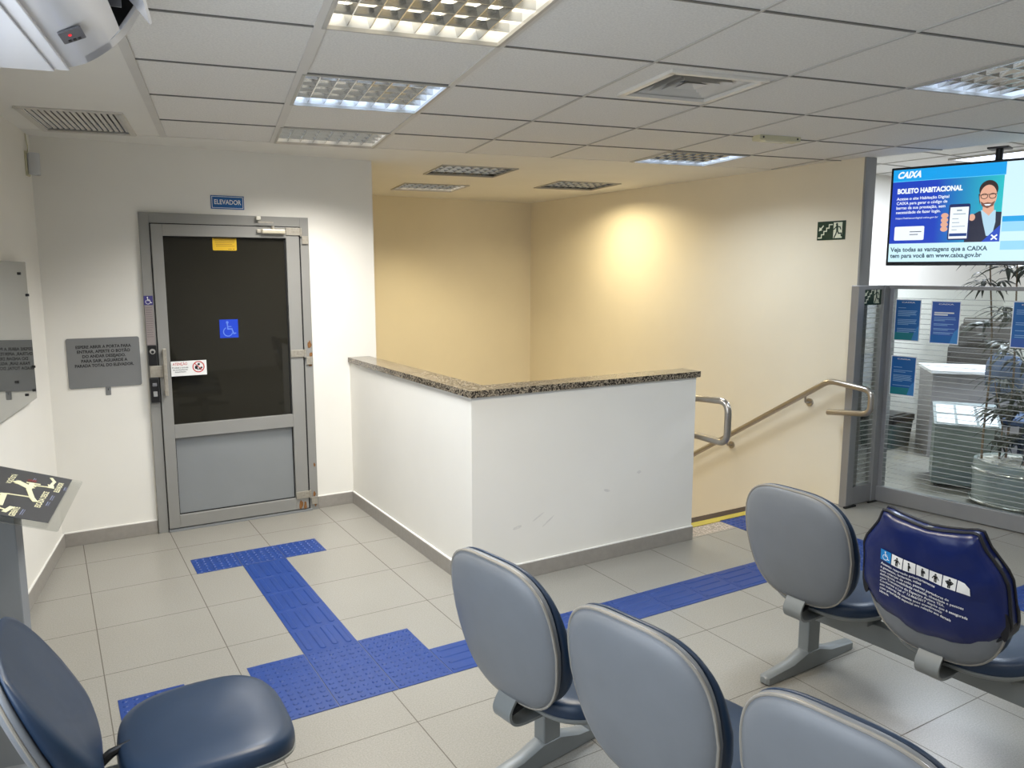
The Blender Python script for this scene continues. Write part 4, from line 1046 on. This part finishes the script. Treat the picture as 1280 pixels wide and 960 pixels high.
b = MB(); b.rings([[cp(y, s, k, n) for y, s in co2] for k, n in ((.02, -.040), (.2, -.040), (.4, -.040), (.6, -.040), (.78, -.039), (.90, -.036), (.965, -.029), (1.0, -.015), (1.0, .030), (.97, .050), (.85, .062), (.5, .072), (.02, .074))])
b.build('cover_body', M['cover'], t, smooth=True, angle=60)
b = MB(); e = [cp(y, s, 1.004, -.016) for y, s in co2]; e.append(e[0]); b.tube(e, .0055, 8)
e = [cp(y, s, 1.003, .030) for y, s in co2]; e.append(e[0]); b.tube(e, .005, 8)
b.build('edge_binding', M['coveredge'], t, smooth=True)
for sg in (1, -1):
    b = MB(); b.rings([[backpt(sg * (.226 + .012 * math.sin(q)), .05 * math.cos(q) - .03, n) for q in [j * PI / 6 for j in range(12)]] for n in (-.030, .045)])
    b.build('side_strap', M['coveredge'], t, smooth=True)
ca, sa = math.cos(-.10), math.sin(-.10)
def curved(me, m, name, lvl=0.0):
    """print lying on the curved rear of the cover: x right, y up, seen from behind"""
    for v in me.vertices:
        x, y = v.co.x, v.co.y; X, Y = -.150 + x * ca - y * sa, .122 + x * sa + y * ca
        wr = .004 * math.sin(-X * 38 + Y * 21) * math.sin(Y * 30 + X * 9)
        p = backpt(-X, Y, -.0425 - lvl + wr); v.co = p
    me.materials.append(m); o = bpy.data.objects.new(name, me); COL.objects.link(o); o.parent = t; return o
def gridmesh(polys):
    bm = bmesh.new()
    for p in polys:
        f_ = bm.faces.new([bm.verts.new((x, y, 0)) for x, y in p])
    bmesh.ops.triangulate(bm, faces=bm.faces[:])
    bmesh.ops.subdivide_edges(bm, edges=bm.edges[:], cuts=2, use_grid_fill=True)
    me = bpy.data.meshes.new('print'); bm.to_mesh(me); bm.free(); return me
IC = .0395; GAP = .0030
curved(gridmesh([rect(0, -IC, IC, 0)]), M['iconblue'] if False else mat('access_cyan', (18, 128, 196), .4), 'pictogram_square', .0004)
curved(gridmesh([[(x + IC / 2, y - IC / 2) for x, y in p] for p in wheelchair(IC * .92)]), M['white'], 'wheelchair_symbol', .0010)
sq6 = [rect((IC + GAP) * k, -IC, (IC + GAP) * k + IC, 0) for k in range(1, 6)]
sq6.append([((IC + GAP) * 6, -IC), ((IC + GAP) * 6 + IC, -IC), ((IC + GAP) * 6 + IC - .003, -.014), ((IC + GAP) * 6 + .02, -.002), ((IC + GAP) * 6, 0)])
for p_ in sq6: curved(gridmesh([p_]), M['white'], 'pictogram_square', .0004)
def person(k, kind):
    x0 = (IC + GAP) * k + IC / 2; P_ = [circ(x0, -.0085, .0034, 10)]
    P_ += [rect(x0 - .0045, -.025, x0 + .0045, -.0125), rect(x0 - .0042, -.036, x0 - .0006, -.025), rect(x0 + .0006, -.036, x0 + .0042, -.025)]
    if kind == 0: P_ += stroke([(x0 + .004, -.014), (x0 + .011, -.022)], .003) + stroke([(x0 - .004, -.014), (x0 - .009, -.02)], .003)
    if kind == 1: P_ = [circ(x0 - .002, -.0085, .0034, 10), [(x0 - .004, -.0125), (x0 + .001, -.0125), (x0 + .006, -.021), (x0 + .001, -.025), (x0 + .001, -.036), (x0 - .003, -.036)]]
    if kind == 2: P_ += [circ(x0 + .006, -.015, .0025, 8), rect(x0 + .001, -.022, x0 + .009, -.017)]
    if kind == 3: P_ += stroke([(x0 + .004, -.014), (x0 + .010, -.024)], .003) + stroke([(x0 - .004, -.014), (x0 - .010, -.024)], .003)
    if kind == 4: P_ += [circ(x0, -.020, .0075, 12)] + stroke([(x0 + .004, -.013), (x0 + .011, -.017), (x0 + .006, -.023)], .003) + stroke([(x0 - .004, -.013), (x0 - .011, -.017), (x0 - .006, -.023)], .003)
    return P_
for k in range(5): curved(gridmesh(person(k + 1, k)), M['blackprint'], 'pictogram', .0010)
for k, s in enumerate(('Assento reservado prioritariamente', 'a gestantes, lactantes, mães', 'com crianças de colo, pessoas portadoras de', 'deficiência, mobilidade reduzida, obesidade e pessoas', 'com Transtorno do Espectro Autista TEA.', 'Conforme a Lei nº 13.466/2017 dispõe que é assegurada', 'aos maiores de oitenta anos atendimento', 'com prioridade especial em relação aos demais', 'idosos.')):
    me = text_mesh(s, .0128, bold=.012, align='LEFT'); xs_ = [v.co.x for v in me.vertices]; wd = max(xs_) - min(xs_)
    kk = min(1.0, .290 / wd)
    for v in me.vertices: v.co.x = v.co.x * kk + .004; v.co.y -= .052 + k * .0138
    curved(me, M['white'], 'lettering', .0006)

# ------------------------------------------------------------------ behind the glass
ok = Matrix
t = empty('kiosk', (5.98, 3.50, 0), math.radians(-57)); tag(t, 'low gray kiosk cabinet with papers on its sloping top behind the glass', 'kiosk')
# local x runs along its front, local y away from the viewer
KW, KD, KH = .44, .50, .50
ctr = (KW / 2, KD / 2)
b = MB(); fr_k = frame3((0, 0, 0), (0, 1, 0), (0, 0, 1), (1, 0, 0))
b.prism([(0, .03), (KD, .03), (KD, KH + .10), (0, KH)], 0, KW, fr_k); b.build('cabinet', M['cabinet'], t)
MB().box((KW / 2, KD / 2 + .02, .015), (KW - .04, KD - .06, .03)).build('plinth', M['dark'], t)
sl_ = math.atan2(.10, KD); TM = Matrix.Translation((0, 0, KH + .0)) @ Matrix.Rotation(sl_, 4, 'X')
tp = MB().box((KW / 2, KD / 2 + .005, .008), (KW + .02, KD + .03, .016), bevel=.003).build('top_panel', mat('kiosk_top', (150, 158, 160), .3), t); tp.matrix_local = TM
lip = MB().box((KW / 2, .012, .022), (KW, .008, .03)).build('front_lip', M['acrylic'], tp)
KM = Matrix.Translation((5.98, 3.50, 0)) @ Matrix.Rotation(math.radians(-57), 4, 'Z') @ TM
for i in range(3):
    for j in range(2):
        x, y = .075 + i * .145, .10 + j * .23
        p = MB().box((x, y, .0190), (.125, .19, .004)).build('paper_stack', M['paper']); p.matrix_world = KM
        pos = ('left', 'middle', 'right')[i]
        tag(p, f'white sheet in the {"front" if j == 0 else "back"} row, {pos}, on the kiosk top', 'paper', 'papers on the kiosk')
t = empty('planter', (5.99, 2.88, 0)); tag(t, 'round brushed-metal planter with two bright rim bands behind the glass', 'planter')
b = MB(); b.lathe([(.262, .02), (.272, .03), (.276, .30), (.272, .335), (.250, .335), (.245, .27), (.05, .27)], seg=64); b.build('pot', mat('brushed_planter', (176, 184, 182), .34, .45, noise=(3, .06)), t, smooth=True)
for z in (.045, .275):
    b = MB(); b.tube([(.284 * math.cos(a), .284 * math.sin(a), z) for a in [2 * PI * k / 64 for k in range(65)]], .011, 10); b.build('rim_band', mat('polished_band', (225, 225, 222), .15, 1.0), t, smooth=True)
for k in range(4):
    a = k * PI / 2 + .4; MB().cyl((.2 * math.cos(a), .2 * math.sin(a), 0), (.2 * math.cos(a), .2 * math.sin(a), .025), .02, seg=12).build('foot', M['black'], t)
b = MB(); b.lathe([(.248, .20), (.248, .318), (.15, .335), (.02, .345)], seg=40)
for k in range(420):
    a = random.uniform(0, 2 * PI); rr = .243 * math.sqrt(random.random()); s = random.uniform(.008, .017)
    b.sphere((rr * math.cos(a), rr * math.sin(a), .334 + random.uniform(0, .012) - .03 * (rr / .25) ** 2), s, (1, random.uniform(.7, 1.2), .7), 7, 5)
o = b.build('pebbles', M['pebble'], None, smooth=True); o.location = (5.99, 2.88, 0); tag(o, 'white pebbles filling the top of the planter', 'pebbles', None, 'stuff')
# bamboo plant: each stem with its leaves
t = empty('potted_bamboo', (5.99, 2.88, .30)); tag(t, 'tall thin bamboo with dark narrow leaves growing from the planter', 'plant')
def stem(x, y, lean, hgt, r0, groups):
    pts = [Vector((x + lean[0] * u + .015 * math.sin(u * 7 + x * 30), y + lean[1] * u + .012 * math.cos(u * 6), hgt * u)) for u in [k / 10 for k in range(11)]]
    s = MB().tube(pts, [r0 * (1 - .5 * k / 10) for k in range(11)], 8).build('stem', M['stem'], t, smooth=True)
    lb = MB()
    for u0, n, spread in groups:
        i = u0 * 10; base = pts[int(i)].lerp(pts[min(10, int(i) + 1)], i - int(i))
        az = random.uniform(0, 2 * PI)
        for q in range(int(n * 2.2)):
            if q % 5 == 0:
                az = random.uniform(0, 2 * PI); tip = base + Vector((math.cos(az), math.sin(az), random.uniform(.1, .7))) * spread * random.uniform(.5, 1.1)
                lb.tube([base, base.lerp(tip, .5) + Vector((0, 0, .02)), tip], .0022, 5)
            a = az + random.uniform(-1.3, 1.3); L = random.uniform(.10, .19); wd = L * .095
            d = Vector((math.cos(a), math.sin(a), random.uniform(-.25, .35))).normalized(); sd = Vector((-math.sin(a), math.cos(a), random.uniform(-.4, .4))).normalized()
            p0 = base.lerp(tip, random.uniform(.45, 1.0)); dn = Vector((0, 0, -1))
            row = [(0, .15), (.25, 1), (.55, .85), (.8, .45), (1, .03)]
            vs = []
            for f_, w_ in row:
                c = p0 + d * L * f_ + dn * L * .55 * f_ * f_
                vs.append((lb.bm.verts.new(c + sd * wd * w_), lb.bm.verts.new(c + Vector((0, 0, wd * .25 * w_))), lb.bm.verts.new(c - sd * wd * w_)))
            for A, B in zip(vs[:-1], vs[1:]):
                lb.bm.faces.new((A[0], A[1], B[1], B[0])); lb.bm.faces.new((A[1], A[2], B[2], B[1]))
    lb.build('foliage', M['leaf'], s, smooth=True)
stem(-.06, .20, (-.02, .06), 1.62, .009, ((.62, 6, .12), (.80, 10, .16), (.92, 14, .18), (1.0, 8, .14)))
stem(.0, .07, (-.03, .04), 1.75, .009, ((.28, 12, .16), (.48, 16, .20), (.60, 14, .18), (.78, 18, .22), (.9, 20, .22), (1.0, 10, .15)))
stem(.06, -.02, (.02, -.02), 1.75, .008, ((.10, 14, .16), (.22, 14, .18), (.40, 16, .20), (.56, 14, .2), (.8, 18, .22), (.95, 16, .2)))
stem(-.05, .08, (.03, .10), .62, .006, ((.3, 14, .12), (.6, 16, .14), (.95, 12, .12)))
stem(-.10, -.10, (-.04, -.05), .55, .006, ((.35, 14, .12), (.7, 16, .14), (1.0, 10, .12)))
# bin, desk, equipment, chair further back
t = empty('waste_bin', (7.05, 4.62, 0), .1); tag(t, 'gray-green box bin with a black lid against the office wall', 'bin')
b = MB(); b.rings([[(x * .9, y * .9, 0) for x, y in rrect(-.21, -.17, .21, .17, .03)], [(x, y, .25) for x, y in rrect(-.21, -.17, .21, .17, .03)]]); b.build('body', M['bin'], t)
MB().box((0, 0, .285), (.43, .35, .07), bevel=.012).box((0, -.05, .325), (.28, .16, .012), bevel=.004).build('lid', M['black'], t)
t = empty('office_desk', (7.40, 4.00, 0), math.radians(-48)); tag(t, 'pale office desk with a full front panel behind the kiosk', 'desk')
MB().box((0, 0, .795), (.84, .62, .03), bevel=.003).build('desktop', mat('white_desktop', (232, 232, 234), .4), t)
MB().box((0, -.27, .40), (.78, .02, .76)).build('front_panel', M['desk'], t)
for x in (-.39, .39): MB().box((x, 0, .39), (.025, .58, .78)).build('side_panel', M['desk'], t)
t = empty('filing_cabinet', (8.19, 4.45, 0), math.radians(-62)); tag(t, 'dark filing cabinet far behind the office desk', 'cabinet')
MB().box((0, 0, .47), (.46, .42, .93), bevel=.004).build('body', M['monitor'], t)
for k in range(3): MB().box((0, -.215, .17 + k * .30), (.42, .015, .28), bevel=.003).box((0, -.228, .25 + k * .30), (.14, .014, .015)).build('drawer', M['monitor'], t)
t = empty('printer', (8.27, 4.36, .936), math.radians(-62)); tag(t, 'dark brown-gray printer on top of the far cabinet', 'printer')
MB().box((.04, 0, .11), (.60, .38, .22), bevel=.02).build('body', M['monitor'], t)
MB().box((.04, .02, .25), (.54, .32, .07), bevel=.012).build('scanner_lid', mat('printer_lid', (84, 78, 72), .4), t)
MB().box((0, -.22, .08), (.36, .10, .012), bevel=.004).build('paper_tray', M['black'], t)
t = empty('office_chair', (6.86, 3.47, 0), math.radians(-15)); tag(t, 'blue-gray swivel office chair behind the bamboo', 'office chair')
b = MB(); b.rings([[(n + .25 * y * y, y * k, .84 + s * k) for y, s in superell(.35, .37, 2.8, 40)] for k, n in ((.02, -.04), (.8, -.036), (.97, -.02), (1, .0), (.96, .025), (.7, .035), (.02, .036))]); b.build('backrest', M['chairblue'], t, smooth=True)
b = MB(); b.rings([[(.26 + x * k, y * k, z) for x, y in superell(.44, .46, 2.8, 40)] for k, z in ((.02, .42), (.9, .42), (1, .44), (1, .465), (.9, .48), (.02, .485))]); b.build('seat', M['chairblue'], t, smooth=True)
MB().tube([(-.03, 0, .75), (-.05, 0, .55), (.02, 0, .41), (.2, 0, .405)], .018, 10, .05).build('back_support', M['black'], t, smooth=True)
MB().cyl((.26, 0, .10), (.26, 0, .42), .025, seg=16).build('gas_column', M['black'], t, smooth=True)
for k in range(5):
    a = 2 * PI * k / 5; b = MB(); b.tube([(.26, 0, .11), (.26 + .27 * math.cos(a), .27 * math.sin(a), .075)], [.022, .014], 10); b.build('leg', M['black'], t, smooth=True)
    MB().cyl((.26 + .27 * math.cos(a) - .01, .27 * math.sin(a), .03), (.26 + .27 * math.cos(a) + .01, .27 * math.sin(a), .03), .029, seg=14).build('caster', M['black'], t, smooth=True)

# ------------------------------------------------------------------ world, camera, view
wd = bpy.data.worlds.new('World'); sc.world = wd; wd.use_nodes = True
wd.node_tree.nodes['Background'].inputs[0].default_value = (.9, .95, 1, 1); wd.node_tree.nodes['Background'].inputs[1].default_value = .05
cd = bpy.data.cameras.new('Camera'); cam = bpy.data.objects.new('Camera', cd); COL.objects.link(cam); sc.camera = cam
cd.sensor_width = 36; cd.lens = 979.1 / 1280 * 36; cd.clip_start = .05
cam.location = (0, 0, 1.70); cam.rotation_euler = (PI / 2 - .1431, 0, -.5384)
sc.view_settings.view_transform = 'Standard'; sc.view_settings.look = 'None'; sc.view_settings.gamma = 1; sc.view_settings.use_curve_mapping = False
sc.view_settings.exposure = 0.10
sc.cycles.use_denoising = True; sc.cycles.max_bounces = 8; sc.cycles.diffuse_bounces = 5; sc.cycles.transparent_max_bounces = 12
sc.cycles.sample_clamp_indirect = 4
